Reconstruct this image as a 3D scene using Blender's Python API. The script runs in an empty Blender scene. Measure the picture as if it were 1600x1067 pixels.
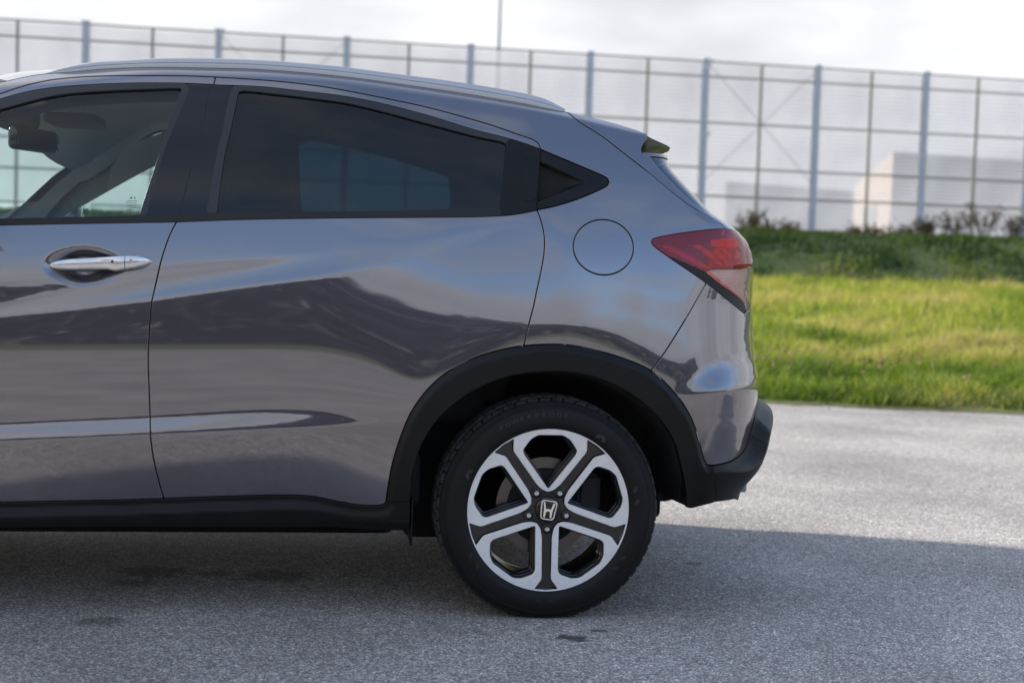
import bpy, bmesh, math, random
import numpy as np
from mathutils import Vector, Matrix
from mathutils.geometry import delaunay_2d_cdt

SC = bpy.context.scene
COL = SC.collection
RNG = np.random.default_rng(7)
random.seed(7)

# ------------------------------------------------------------------ camera
FPX = 2222.0                      # focal length in pixels of the 1600 px wide photograph (50 mm)
def camera_frame():
    th = math.atan(300 / FPX); pitch = math.atan((533.5 - 410) / FPX); roll = 0.03; depth = 4.17
    f0 = np.array([math.sin(th), math.cos(th), 0]); r = np.array([math.cos(th), -math.sin(th), 0]); u0 = np.array([0, 0, 1.])
    f = f0 * math.cos(pitch) - u0 * math.sin(pitch); u = u0 * math.cos(pitch) + f0 * math.sin(pitch)
    r2 = r * math.cos(roll) + u * math.sin(roll); u2 = u * math.cos(roll) - r * math.sin(roll)
    hub = np.array([0, 0.005, .322]); v = np.array([(857.5 - 800) / FPX, -(797.5 - 533.5) / FPX, 1]) * depth
    return hub - (r2 * v[0] + u2 * v[1] + f * v[2]), r2, u2, f
CP, CR, CU, CF = camera_frame()
cam_data = bpy.data.cameras.new("camera")
cam = bpy.data.objects.new("camera", cam_data)
COL.objects.link(cam)
cam_data.sensor_width = 36; cam_data.lens = FPX * 36 / 1600
cam_data.clip_start = 0.05; cam_data.clip_end = 3000
cam_data.dof.use_dof = True; cam_data.dof.focus_distance = 4.22; cam_data.dof.aperture_fstop = 2.7
cam.matrix_world = Matrix(((CR[0], CU[0], -CF[0], CP[0]), (CR[1], CU[1], -CF[1], CP[1]), (CR[2], CU[2], -CF[2], CP[2]), (0, 0, 0, 1)))
SC.camera = cam
SC.view_settings.view_transform = 'Standard'; SC.view_settings.look = 'None'
SC.view_settings.exposure = 1.52; SC.view_settings.gamma = 1.0
SC.view_settings.use_curve_mapping = False

# ------------------------------------------------------------------ light
SUN_DIR = np.array([-.92, .392, 0.0]); SUN_EL = math.radians(24)     # horizontal direction towards the sun
sd = np.array([SUN_DIR[0] * math.cos(SUN_EL), SUN_DIR[1] * math.cos(SUN_EL), math.sin(SUN_EL)])
sun_data = bpy.data.lights.new("sun", 'SUN'); sun_data.energy = 3.1; sun_data.angle = math.radians(3.2); sun_data.color = (1, .93, .83)
sun = bpy.data.objects.new("sun", sun_data); COL.objects.link(sun)
sun.rotation_euler = Vector(sd).to_track_quat('Z', 'Y').to_euler()

world = bpy.data.worlds.new("World"); SC.world = world; world.use_nodes = True
def build_world():
    nt = world.node_tree; nt.nodes.clear(); L = nt.links.new
    def N(t, **k):
        n = nt.nodes.new(t)
        for a, b in k.items(): setattr(n, a, b)
        return n
    def M(op, a, b=None, clamp=False):
        n = N('ShaderNodeMath', operation=op, use_clamp=clamp)
        for i, x in enumerate((a, b)):
            if x is None: continue
            if isinstance(x, (int, float)): n.inputs[i].default_value = x
            else: L(x, n.inputs[i])
        return n.outputs[0]
    out = N('ShaderNodeOutputWorld'); bg = N('ShaderNodeBackground'); bg.inputs[1].default_value = 0.145
    sky = N('ShaderNodeTexSky'); sky.sky_type = 'NISHITA'; sky.sun_disc = False
    sky.sun_elevation = SUN_EL; sky.sun_rotation = math.atan2(SUN_DIR[0], SUN_DIR[1]); sky.air_density = 1.0; sky.dust_density = 0.6; sky.ozone_density = 1.8
    tc = N('ShaderNodeTexCoord'); sep = N('ShaderNodeSeparateXYZ'); L(tc.outputs['Generated'], sep.inputs[0])
    z = M('MAXIMUM', sep.outputs[2], 0.0); den = M('ADD', z, 0.22)
    comb = N('ShaderNodeCombineXYZ'); L(M('DIVIDE', sep.outputs[0], den), comb.inputs[0]); L(M('DIVIDE', sep.outputs[1], den), comb.inputs[1])
    n1 = N('ShaderNodeTexNoise'); n1.inputs['Scale'].default_value = 1.15; n1.inputs['Detail'].default_value = 7; n1.inputs['Roughness'].default_value = .55
    mp = N('ShaderNodeMapping'); mp.inputs['Location'].default_value = (3.1, 7.4, 0); L(comb.outputs[0], mp.inputs[0]); L(mp.outputs[0], n1.inputs[0])
    n2 = N('ShaderNodeTexNoise'); n2.inputs['Scale'].default_value = 1.7; n2.inputs['Detail'].default_value = 5; L(mp.outputs[0], n2.inputs[0])
    dot = N('ShaderNodeVectorMath', operation='DOT_PRODUCT'); L(tc.outputs['Generated'], dot.inputs[0]); dot.inputs[1].default_value = tuple(sd)
    toward = dot.outputs['Value']
    # the cloud sheet thickens towards the sun and towards the horizon
    cov = M('ADD', M('SUBTRACT', n1.outputs[0], 0.54), M('MULTIPLY', M('MAXIMUM', toward, -0.12), 0.25))
    cov = M('ADD', cov, M('MULTIPLY', M('MAXIMUM', M('SUBTRACT', 0.50, z), 0.0), 1.15))
    fac = M('ADD', M('MULTIPLY', M('MULTIPLY', cov, 6.0, clamp=True), 0.93), 0.07)
    glow = M('ADD', 2.36, M('MULTIPLY', M('MAXIMUM', M('ADD', toward, 0.25), 0.0), 0.25))
    shade = M('ADD', 0.40, M('MULTIPLY', n2.outputs[0], 1.10))
    val = M('MULTIPLY', glow, shade)
    cc = N('ShaderNodeCombineXYZ'); L(M('MULTIPLY', val, 0.97), cc.inputs[0]); L(M('MULTIPLY', val, 0.985), cc.inputs[1]); L(M('MULTIPLY', val, 1.03), cc.inputs[2])
    mix = N('ShaderNodeMix', data_type='RGBA'); L(fac, mix.inputs[0]); L(sky.outputs[0], mix.inputs[6]); L(cc.outputs[0], mix.inputs[7])
    L(mix.outputs[2], bg.inputs[0]); L(bg.outputs[0], out.inputs[0])
build_world()

# ------------------------------------------------------------------ materials
MAT = {}
def mat(name, base=(.5, .5, .5), rough=.5, metal=0., coat=0., coat_rough=.02, spec=.5, **kw):
    m = bpy.data.materials.new(name); m.use_nodes = True
    b = m.node_tree.nodes['Principled BSDF']
    b.inputs['Base Color'].default_value = (*base, 1); b.inputs['Roughness'].default_value = rough
    b.inputs['Metallic'].default_value = metal; b.inputs['Coat Weight'].default_value = coat; b.inputs['Coat Roughness'].default_value = coat_rough
    b.inputs['Specular IOR Level'].default_value = spec
    for k, v in kw.items(): b.inputs[k.replace('_', ' ')].default_value = v
    MAT[name] = m
    return m
def nodes(m):
    nt = m.node_tree
    return nt, nt.nodes, nt.links.new, nt.nodes['Principled BSDF']
def add_noise(m, c1, c2, scale, detail=4, bump=0., bscale=None, rough=None, coords='Object'):
    nt, ns, L, b = nodes(m)
    tc = ns.new('ShaderNodeTexCoord'); n = ns.new('ShaderNodeTexNoise'); n.inputs['Scale'].default_value = scale; n.inputs['Detail'].default_value = detail
    L(tc.outputs[coords], n.inputs['Vector'])
    r = ns.new('ShaderNodeValToRGB'); r.color_ramp.elements[0].position = .3; r.color_ramp.elements[1].position = .7
    r.color_ramp.elements[0].color = (*c1, 1); r.color_ramp.elements[1].color = (*c2, 1)
    L(n.outputs[0], r.inputs[0]); L(r.outputs[0], b.inputs['Base Color'])
    if rough:
        mr = ns.new('ShaderNodeMapRange'); mr.inputs[3].default_value = rough[0]; mr.inputs[4].default_value = rough[1]
        L(n.outputs[0], mr.inputs[0]); L(mr.outputs[0], b.inputs['Roughness'])
    if bump:
        n2 = ns.new('ShaderNodeTexNoise'); n2.inputs['Scale'].default_value = bscale or scale; n2.inputs['Detail'].default_value = 3; L(tc.outputs[coords], n2.inputs['Vector'])
        bp = ns.new('ShaderNodeBump'); bp.inputs['Strength'].default_value = bump; bp.inputs['Distance'].default_value = .002
        L(n2.outputs[0], bp.inputs['Height']); L(bp.outputs[0], b.inputs['Normal'])
    return m
paint = mat('paint', (.10, .095, .105), .33, .80, 1.0, .012, Coat_IOR=2.35)
add_noise(paint, (.086, .081, .104), (.100, .094, .118), 900, 1)
plastic = add_noise(mat('plastic', (.02, .021, .024), .42), (.003, .003, .0035), (.006, .006, .0065), 14, 5, .18, 900, (.36, .48))
plastic.node_tree.nodes['Principled BSDF'].inputs['Specular IOR Level'].default_value = .28
trim_mat = mat('trim', (.022, .022, .026), .30)
gloss_black = mat('gloss_black', (.004, .005, .009), .05)
seal = mat('seal', (.008, .008, .009), .6)
void = mat('void', (.004, .004, .004), .9)
rail_mat = mat('rail', (.52, .52, .54), .35, .35)
satin = mat('satin_silver', (.72, .72, .73), .24, .8)
machined = mat('machined', (.62, .62, .64), .36, .25)
add_noise(machined, (.76, .75, .75), (.84, .83, .83), 60, 3)
rim_black = mat('rim_black', (.008, .008, .010), .30, 0, .3)
chrome = mat('chrome', (.75, .75, .76), .12, 1.)
rotor = mat('rotor', (.13, .12, .115), .32, .9)
rubber = add_noise(mat('rubber', (.014, .014, .016), .55), (.003, .003, .0035), (.007, .007, .0075), 9, 6, .2, 300, (.5, .66))
rubber.node_tree.nodes['Principled BSDF'].inputs['Specular IOR Level'].default_value = .3
tread_mat = add_noise(mat('tread_rubber', (.03, .03, .033), .7), (.008, .008, .010), (.055, .054, .052), 45, 6, .3, 300)
letters = mat('rubber_letters', (.040, .038, .037), .5)
fabric = add_noise(mat('fabric', (.09, .10, .10), .95), (.66, .69, .69), (.74, .77, .77), 300, 2)
fabric_dark = mat('fabric_dark', (.025, .026, .03), .9)
dash_mat = mat('dash', (.03, .03, .033), .6)
liner = add_noise(mat('liner', (.008, .008, .009), .8), (.006, .006, .007), (.012, .012, .012), 20, 3, .3, 120)
mirror_glass = mat('mirror_glass', (.85, .87, .88), .02, 1.)

def glass(name, tint, ior=1.5, gl=1.0):
    m = bpy.data.materials.new(name); m.use_nodes = True; nt = m.node_tree; ns = nt.nodes; L = nt.links.new
    ns.remove(ns['Principled BSDF']); out = ns['Material Output']
    t = ns.new('ShaderNodeBsdfTransparent'); t.inputs[0].default_value = (*tint, 1)
    g = ns.new('ShaderNodeBsdfGlossy'); g.inputs['Roughness'].default_value = .005; g.inputs[0].default_value = (gl, gl, gl, 1)
    fr = ns.new('ShaderNodeFresnel'); fr.inputs[0].default_value = ior
    mx = ns.new('ShaderNodeMixShader'); L(fr.outputs[0], mx.inputs[0]); L(t.outputs[0], mx.inputs[1]); L(g.outputs[0], mx.inputs[2]); L(mx.outputs[0], out.inputs[0])
    return m
glass_front = glass('glass_front', (.73, .87, .84))
glass_rear = glass('glass_rear', (.075, .15, .19))
def lens(name, tint, body, share, ior):
    m = glass(name, tint, ior); nt = m.node_tree; ns = nt.nodes; L = nt.links.new
    tr = [n for n in ns if n.type == 'BSDF_TRANSPARENT'][0]; mx = [n for n in ns if n.type == 'MIX_SHADER'][0]
    d = ns.new('ShaderNodeBsdfDiffuse'); d.inputs[0].default_value = (*body, 1); t2 = ns.new('ShaderNodeBsdfTranslucent'); t2.inputs[0].default_value = (*body, 1)
    a = ns.new('ShaderNodeMixShader'); a.inputs[0].default_value = .5; L(d.outputs[0], a.inputs[1]); L(t2.outputs[0], a.inputs[2])
    c = ns.new('ShaderNodeMixShader'); c.inputs[0].default_value = share; L(tr.outputs[0], c.inputs[1]); L(a.outputs[0], c.inputs[2]); L(c.outputs[0], mx.inputs[1]); return m
lens_red = lens('lens_red', (1.0, .20, .26), (.95, .012, .04), .34, 1.55)
lens_clear = lens('lens_clear', (1.0, .90, .87), (1.0, .78, .72), .28, 1.45)
glass_tail = glass('glass_tail', (.075, .15, .19), 2.1)
glass_screen = glass('glass_screen', (.85, .93, .91), 1.03)
hot = mat('hot_red', (.95, .02, .03), .35); hot.node_tree.nodes['Principled BSDF'].inputs['Subsurface Weight'].default_value = 0
reflector_pink = mat('reflector_pink', (.98, .84, .79), .35, .2)
reflector_red = add_noise(mat('reflector_red', (.8, .35, .3), .3, .5), (.35, .08, .10), (1., .70, .66), 34, 3)

def road_film():
    nt, ns, L, b = nodes(paint); tc = ns.new('ShaderNodeTexCoord'); sp = ns.new('ShaderNodeSeparateXYZ'); L(tc.outputs['Object'], sp.inputs[0])
    n = ns.new('ShaderNodeTexNoise'); n.inputs['Scale'].default_value = 9; n.inputs['Detail'].default_value = 5; L(tc.outputs['Object'], n.inputs[0])
    a = ns.new('ShaderNodeMath'); a.operation = 'MULTIPLY_ADD'; L(n.outputs[0], a.inputs[0]); a.inputs[1].default_value = .22; L(sp.outputs[2], a.inputs[2])
    mr = ns.new('ShaderNodeMapRange'); mr.interpolation_type = 'SMOOTHSTEP'; mr.inputs[1].default_value = .46; mr.inputs[2].default_value = .66; mr.inputs[3].default_value = .10; mr.inputs[4].default_value = .03; L(a.outputs[0], mr.inputs[0]); L(mr.outputs[0], b.inputs['Coat Roughness'])
road_film()
# ------------------------------------------------------------------ helpers
def link(name, me, parent=None, material=None, **props):
    o = bpy.data.objects.new(name, me); COL.objects.link(o)
    if parent is not None: o.parent = parent
    if material is not None: me.materials.append(material)
    for k, v in props.items(): o[k] = v
    return o
def empty(name, loc=(0, 0, 0), parent=None, **props):
    o = bpy.data.objects.new(name, None); COL.objects.link(o); o.location = loc; o.empty_display_size = .2
    if parent is not None: o.parent = parent
    for k, v in props.items(): o[k] = v
    return o
def mesh(name, v, f, n=None, smooth=True):
    me = bpy.data.meshes.new(name)
    me.from_pydata([tuple(map(float, p)) for p in v], [], [tuple(int(i) for i in q) for q in f])
    if smooth: me.polygons.foreach_set('use_smooth', [True] * len(me.polygons))
    me.update()
    if n is not None: me.normals_split_custom_set_from_vertices([tuple(map(float, q)) for q in n])
    return me
def ray(px, py): return CR * (px - 800) / FPX - CU * (py - 533.5) / FPX + CF
def on_y(px, py, y):
    d = ray(px, py); t = (y - CP[1]) / d[1]; return CP + d * t
def proj(P):
    d = np.asarray(P) - CP; z = d @ CF
    return np.stack([800 + FPX * (d @ CR) / z, 533.5 - FPX * (d @ CU) / z], -1)
def gsmooth(a, sig, axis):
    if sig <= 0: return a
    n = int(3 * sig) + 1; k = np.exp(-.5 * (np.arange(-n, n + 1) / sig) ** 2); k /= k.sum()
    pad = [(0, 0)] * a.ndim; pad[axis] = (n, n)
    b = np.pad(a, pad, mode='edge')
    return np.apply_along_axis(lambda m: np.convolve(m, k, 'valid'), axis, b)
def sstep(x): x = np.clip(x, 0, 1); return x * x * (3 - 2 * x)
def spline(pts, step):
    """Catmull-Rom through the points, resampled at about the given step."""
    P = np.asarray(pts, float)
    if len(P) < 3:
        n = max(1, int(np.ceil(np.linalg.norm(P[-1] - P[0]) / step))); t = np.linspace(0, 1, n + 1)[:, None]
        return P[0] * (1 - t) + P[-1] * t
    Q = np.vstack([2 * P[0] - P[1], P, 2 * P[-1] - P[-2]]); out = []
    for i in range(len(P) - 1):
        p0, p1, p2, p3 = Q[i:i + 4]; d = np.linalg.norm(p2 - p1)
        t0 = 0; t1 = t0 + max(np.linalg.norm(p1 - p0), 1e-9) ** .5; t2 = t1 + max(d, 1e-9) ** .5; t3 = t2 + max(np.linalg.norm(p3 - p2), 1e-9) ** .5
        for t in np.linspace(t1, t2, max(2, int(np.ceil(d / step)) + 1))[:-1]:
            A1 = (t1 - t) / (t1 - t0) * p0 + (t - t0) / (t1 - t0) * p1; A2 = (t2 - t) / (t2 - t1) * p1 + (t - t1) / (t2 - t1) * p2; A3 = (t3 - t) / (t3 - t2) * p2 + (t - t2) / (t3 - t2) * p3
            B1 = (t2 - t) / (t2 - t0) * A1 + (t - t0) / (t2 - t0) * A2; B2 = (t3 - t) / (t3 - t1) * A2 + (t - t1) / (t3 - t1) * A3
            out.append((t2 - t) / (t2 - t1) * B1 + (t - t1) / (t2 - t1) * B2)
    out.append(P[-1]); return np.array(out)
def chain(*segs):
    """Join curve pieces into one closed loop, dropping doubled points."""
    out = []
    for s in segs:
        for p in s:
            if not out or np.linalg.norm(np.asarray(p) - out[-1]) > 1e-4: out.append(np.asarray(p, float))
    if np.linalg.norm(out[0] - out[-1]) < 1e-4: out.pop()
    return np.array(out)

CY = 0.865                                     # the car's centre plane
# ------------------------------------------------------------------ the body's master surface
# Every panel of the body lies on one surface P(s, v): s runs along the side and wraps round the rear and the
# front, v is the height. Its slope from bottom to top is given along feature lines (creases, belt line, roof edge).
DS, DV = .005, .004
S_GRID = np.arange(-4.70, 1.801, DS); V_GRID = np.arange(.16, 1.701, DV)
STN = [-150, 0, 240, 400, 505, 577, 650, 740, 820, 900, 980, 1060, 1120, 1180]
FEAT = [  # (pixel rows, upward tilt in degrees) along the stations
    ([880] * 14, [-14] * 14),
    ([788, 784, 779, 775, 776, 787, 780, 780, 780, 780, 780, 780, 780, 780], [-16, -16, -16, -16, -15, -11, -8, -8, -8, -8, -8, -8, -9, -9]),
    ([694, 689, 678, 671, 667, 661.5, 655, 650, 645, 640, 630, 622, 611, 608], [-9, -9, -9, -9, -8, -5, -3, -3, -3, -3, -4, -5, -5, -5]),
    ([690, 685, 674, 667, 663, 659.5, 652, 647, 642, 637, 627, 618, 605, 601], [12, 12, 12.5, 9.5, 7, 1, -2, -2, -2, -2, -2, -2, 24, 27]),
    ([667, 664, 653, 643, 643, 657.5, 649, 644, 639, 634, 620, 612, 582, 578], [15, 15, 15, 12, 9, 1, -2, -2, -2, -2, -1, -1, 30, 33]),
    ([662, 659.7, 648, 637.4, 639, 655, 645, 640, 635, 630, 612, 604, 555, 548], [-.8, -.8, -.8, -.8, -.8, -.8, -1, -1.5, -1.8, -1.8, -1, 0, 12, 12]),
    ([527, 525, 521, 519, 522, 545, 604, 550, 521, 512, 535, 590, 540, 530], [1.6, 1.6, 1.6, 1.6, 1.6, 1.7, 1.8, 1.6, .9, .9, 1.6, 2.4, 11, 11]),
    ([520, 511, 495, 483, 476, 458, 449, 488, 503, 500, 522, 572, 520, 510], [2.6, 2.6, 2.7, 2.8, 3.3, 6.2, 7.7, 7.8, 7.8, 7.8, 7.8, 7.8, 11, 11]),
    ([512, 497, 469.5, 447, 433, 418, 402.5, 376, 346, 420, 450, 480, 490, 490], [3.2, 3.2, 3.3, 3.6, 4.6, 7.8, 11, 15, 15, 10, 9, 9, 9, 9]),
    ([508, 493, 465.5, 443, 429, 414, 398.5, 372, 342, 400, 420, 440, 440, 440], [9.5, 9.5, 14, 15, 15, 14, 10.5, 11, 13, 14, 12, 11, 9, 9]),
    ([475, 460, 427, 409, 398, 390, 380, 360, 338, 370, 380, 390, 390, 390], [2.5, 2.5, 6.5, 7, 10, 13, 14, 14, 16, 17, 17, 14, 10, 9]),
    ([425, 420, 407, 398, 390, 375, 360, 350, 334, 345, 350, 350, 350, 350], [10, 10, 11, 11, 13, 15, 17, 17, 18, 19, 19, 18, 16, 16]),
    ([353, 351, 346, 342, 341, 340, 339, 338, 330, 320, 320, 320, 320, 320], [15, 15, 15, 15, 15, 16, 18, 19, 20, 21, 21, 21, 21, 21]),
    ([200, 175, 140, 140, 150, 165, 185, 210, 235, 250, 262, 270, 275, 280], [27, 27, 27, 27, 27, 27, 27, 26, 26, 26, 26, 26, 26, 26]),
    ([160, 143, 119, 123, 130, 138, 149, 162, 176, 194, 214, 230, 238, 245], [42, 42, 42, 42, 41, 40, 38, 37, 36, 34, 33, 33, 33, 33]),
    ([150, 132, 108.5, 112, 119.3, 127.5, 138.5, 152, 166, 182, 202.5, 219, 227, 235], [66, 66, 66, 66, 66, 66, 66, 66, 66, 66, 66, 66, 66, 66]),
]
PLAN_S = [-4.7, -3.4, -3.0, -2.4, -1.8, -1.2, -.6, -.2, .1, .3, .45, .6, 1.8]
PLAN_Y = [.09, .055, .03, .008, .0, -.008, -.008, -.014, -.008, .004, .018, .035, .10]
def build_master():
    vz, tz = [], []
    for k, (rows, tl) in enumerate(FEAT):
        P = np.array([on_y(px, py, .0 if k < 13 else .24) for px, py in zip(STN, rows)])
        z = np.interp(S_GRID, P[:, 0], P[:, 2]); t = np.interp(S_GRID, P[:, 0], tl)
        vz.append(gsmooth(z, 8, 0)); tz.append(gsmooth(t, 8, 0))
    vz = np.maximum.accumulate(np.array(vz) + np.arange(len(FEAT))[:, None] * 1e-4, axis=0); tz = np.array(tz)
    T = np.empty((len(S_GRID), len(V_GRID)))
    for i in range(len(S_GRID)): T[i] = np.interp(V_GRID, vz[:, i], tz[:, i])
    T = gsmooth(T, .9, 1)
    Y = np.cumsum(np.tan(np.radians(T)) * DV, axis=1)
    j0 = int(round((.80 - V_GRID[0]) / DV)); Y -= Y[:, j0:j0 + 1]
    Y = gsmooth(Y, 3, 0)
    plan = gsmooth(np.interp(S_GRID, PLAN_S, PLAN_Y), 30, 0)
    Y += plan[:, None]
    # the recess behind the front door handle
    Sg, Vg = np.meshgrid(S_GRID, V_GRID, indexing='ij')
    c = on_y(129, 416, 0); q = Sg - c[0]
    up = np.where(q > 0, .0575, .0575) ; h = np.where(Vg > c[2], .056, .056)
    rr = np.sqrt(np.abs(q / .116) ** 1.7 + ((Vg - c[2] - .02 * q) / h) ** 2)
    bowl = sstep((1.0 - rr) / .58) * .027
    rim = np.exp(-((rr - 1.03) / .05) ** 2) * .0008
    Y += bowl
    return Y, T
Y_SIDE, T_SIDE = build_master()
def y_side(s, v):
    i = np.clip((s - S_GRID[0]) / DS, 0, len(S_GRID) - 1.001); j = np.clip((v - V_GRID[0]) / DV, 0, len(V_GRID) - 1.001)
    a = i.astype(int); b = j.astype(int); fa = i - a; fb = j - b
    return (Y_SIDE[a, b] * (1 - fa) + Y_SIDE[a + 1, b] * fa) * (1 - fb) + (Y_SIDE[a, b + 1] * (1 - fa) + Y_SIDE[a + 1, b + 1] * fa) * fb
SIL = np.array([(100, 1000), (150, 1045), (200, 1062), (225, 1054), (245, 1042), (264, 1049), (299, 1081), (335, 1115), (350, 1138), (360, 1151), (375, 1165), (391, 1173), (410, 1178), (440, 1177.5), (470, 1175.5), (500, 1177),
                (530, 1178), (560, 1180), (590, 1185), (602, 1186), (620, 1184), (650, 1181), (690, 1173), (720, 1162), (760, 1145), (850, 1120)], float)
def superellipse(n, m=400):
    a = np.linspace(0, math.pi / 2, m) ** 1.0
    x = np.sin(a) ** (2 / n); y = 1 - np.cos(a) ** (2 / n)
    return x, y
SE, SF = 1.75, -4.65
def wrap(P, v, yv, x_end, rl, n, sign, s_limit):
    """Fill the rows of P beyond the start of the corner with a rounded plan curve ending at the centre plane."""
    s0 = x_end - sign * rl
    m = (S_GRID - s0) * sign > 0
    y0 = yv(np.full(1, s0), np.full(1, v))[0]
    cx, cy = superellipse(n)
    X = s0 + sign * rl * cx; sdrop = yv(np.clip(X, -4.6, 1.7), np.full(len(X), v)) - y0
    Yc = y0 + (CY - y0) * cy + sdrop * (1 - cy)
    L = np.concatenate([[0], np.cumsum(np.hypot(np.diff(X), np.diff(Yc)))]); L /= L[-1]
    tau = np.clip((S_GRID[m] - s0) / (s_limit - s0), 0, 1)
    # same speed as the side at the start, evened out later
    P[m, 0] = np.interp(tau, L, X); P[m, 1] = np.interp(tau, L, Yc)
def build_surface():
    P = np.zeros((len(S_GRID), len(V_GRID), 3))
    xr = np.array([on_y(np.interp(py, SIL[:, 0], SIL[:, 1]), py, .12)[0] for py in np.linspace(880, 100, len(V_GRID))]) + .08
    rl = np.interp(V_GRID, [.3, .6, .95, 1.08, 1.18, 1.7], [.36, .38, .36, .30, .17, .15])
    nn = np.interp(V_GRID, [.3, .7, 1.0, 1.12, 1.22, 1.7], [2.35, 2.35, 2.5, 2.7, 3.1, 3.2])
    Pr = np.zeros_like(P)
    Pr[:, :, 0] = S_GRID[:, None]; Pr[:, :, 1] = Y_SIDE; Pr[:, :, 2] = V_GRID[None, :]
    for it in range(5):
        P[:] = Pr
        for j, v in enumerate(V_GRID): wrap(P[:, j], v, y_side, xr[j], rl[j], nn[j], 1, SE)
        k = S_GRID > -.2
        q = proj(P[k].reshape(-1, 3)).reshape(-1, len(V_GRID), 2)
        im = q[:, :, 0].argmax(0); jj = np.arange(len(V_GRID)); mx = q[im, jj, 0]; my = q[im, jj, 1]
        want = np.interp(my, SIL[:, 0], SIL[:, 1])
        if it < 4: xr += gsmooth((want - mx) / 500., 2.5, 0)
    xf = np.interp(V_GRID, [.16, .5, .8, 1.0, 1.7], [-3.44, -3.47, -3.42, -3.30, -3.20])
    for j, v in enumerate(V_GRID): wrap(P[:, j], v, y_side, xf[j], .62, 2.3, -1, SF)
    return P
PG = build_surface()
du = np.gradient(PG, axis=0); dv_ = np.gradient(PG, axis=1)
NG = np.cross(du, dv_); NG /= np.maximum(np.linalg.norm(NG, axis=2, keepdims=True), 1e-12)
# beyond the centre plane the grid has collapsed: keep the last good normal
def _bil(G, s, v):
    i = np.clip((s - S_GRID[0]) / DS, 0, len(S_GRID) - 1.001); j = np.clip((v - V_GRID[0]) / DV, 0, len(V_GRID) - 1.001)
    a = i.astype(int); b = j.astype(int); fa = (i - a)[:, None]; fb = (j - b)[:, None]
    return (G[a, b] * (1 - fa) + G[a + 1, b] * fa) * (1 - fb) + (G[a, b + 1] * (1 - fa) + G[a + 1, b + 1] * fa) * fb
def SP(sv): return _bil(PG, sv[:, 0], sv[:, 1])
def SN(sv):
    n = _bil(NG, sv[:, 0], sv[:, 1]); return n / np.maximum(np.linalg.norm(n, axis=1, keepdims=True), 1e-9)
if NG[int((-1 - S_GRID[0]) / DS), 150, 1] > 0: NG = -NG
def px2sv(pts):
    """Where the sight line of each photograph pixel meets the master surface."""
    pts = np.asarray(pts, float); sv = np.array([[on_y(x, y, .05)[0], on_y(x, y, .05 + .25 * (y < 330))[2]] for x, y in pts])
    e = 2e-3
    for it in range(14):
        q = proj(SP(sv)); a = (proj(SP(sv + [e, 0])) - q) / e; b = (proj(SP(sv + [0, e])) - q) / e; r = pts - q
        det = a[:, 0] * b[:, 1] - a[:, 1] * b[:, 0]; det = np.where(np.abs(det) < 2e4, 2e4 * np.sign(det + 1e-9), det)
        ds = (r[:, 0] * b[:, 1] - r[:, 1] * b[:, 0]) / det; dz = (a[:, 0] * r[:, 1] - a[:, 1] * r[:, 0]) / det
        sv[:, 0] += np.clip(ds, -.04, .04); sv[:, 1] += np.clip(dz, -.04, .04)
    return sv
def S(*pts, step=6): return px2sv(spline(pts, step))          # a smooth line traced in the photograph, on the surface
def V(*pts, step=.012): return spline(pts, step)               # a line given straight in (s, v)

def inside(poly, q):
    x, y = q[:, 0], q[:, 1]; r = np.zeros(len(q), bool); n = len(poly); j = n - 1
    for i in range(n):
        xi, yi = poly[i]; xj, yj = poly[j]
        if yi != yj:
            c = ((yi > y) != (yj > y)) & (x < (xj - xi) * (y - yi) / (yj - yi) + xi); r ^= c
        j = i
    return r
def seg_dist(poly, q, closed=True):
    a = poly; b = np.roll(poly, -1, 0)
    if not closed: a = poly[:-1]; b = poly[1:]
    d = np.full(len(q), 1e9)
    for p0, p1 in zip(a, b):
        e = p1 - p0; L = e @ e
        t = np.clip(((q - p0) @ e) / max(L, 1e-12), 0, 1); w = q - p0 - t[:, None] * e
        d = np.minimum(d, (w * w).sum(1))
    return np.sqrt(d)
def area(p): x, y = p[:, 0], p[:, 1]; return .5 * np.sum(x * np.roll(y, -1) - np.roll(x, -1) * y)
def edge_normals(p):
    d = np.roll(p, -1, 0) - p; d /= np.maximum(np.linalg.norm(d, axis=1, keepdims=True), 1e-12)
    n1 = np.stack([d[:, 1], -d[:, 0]], 1); n0 = np.roll(n1, 1, 0); n = n0 + n1; l = np.linalg.norm(n, axis=1, keepdims=True)
    n = n / np.maximum(l, 1e-6); c = np.clip((n * n1).sum(1, keepdims=True), .45, 1)
    return n, 1 / c                                             # outward for a counter-clockwise loop
def inset_poly(p, g):
    """Counter-clockwise loop moved inwards by g (outwards when g < 0)."""
    if area(p) < 0: p = p[::-1]
    n, k = edge_normals(p); return p - n * k * g
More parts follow.
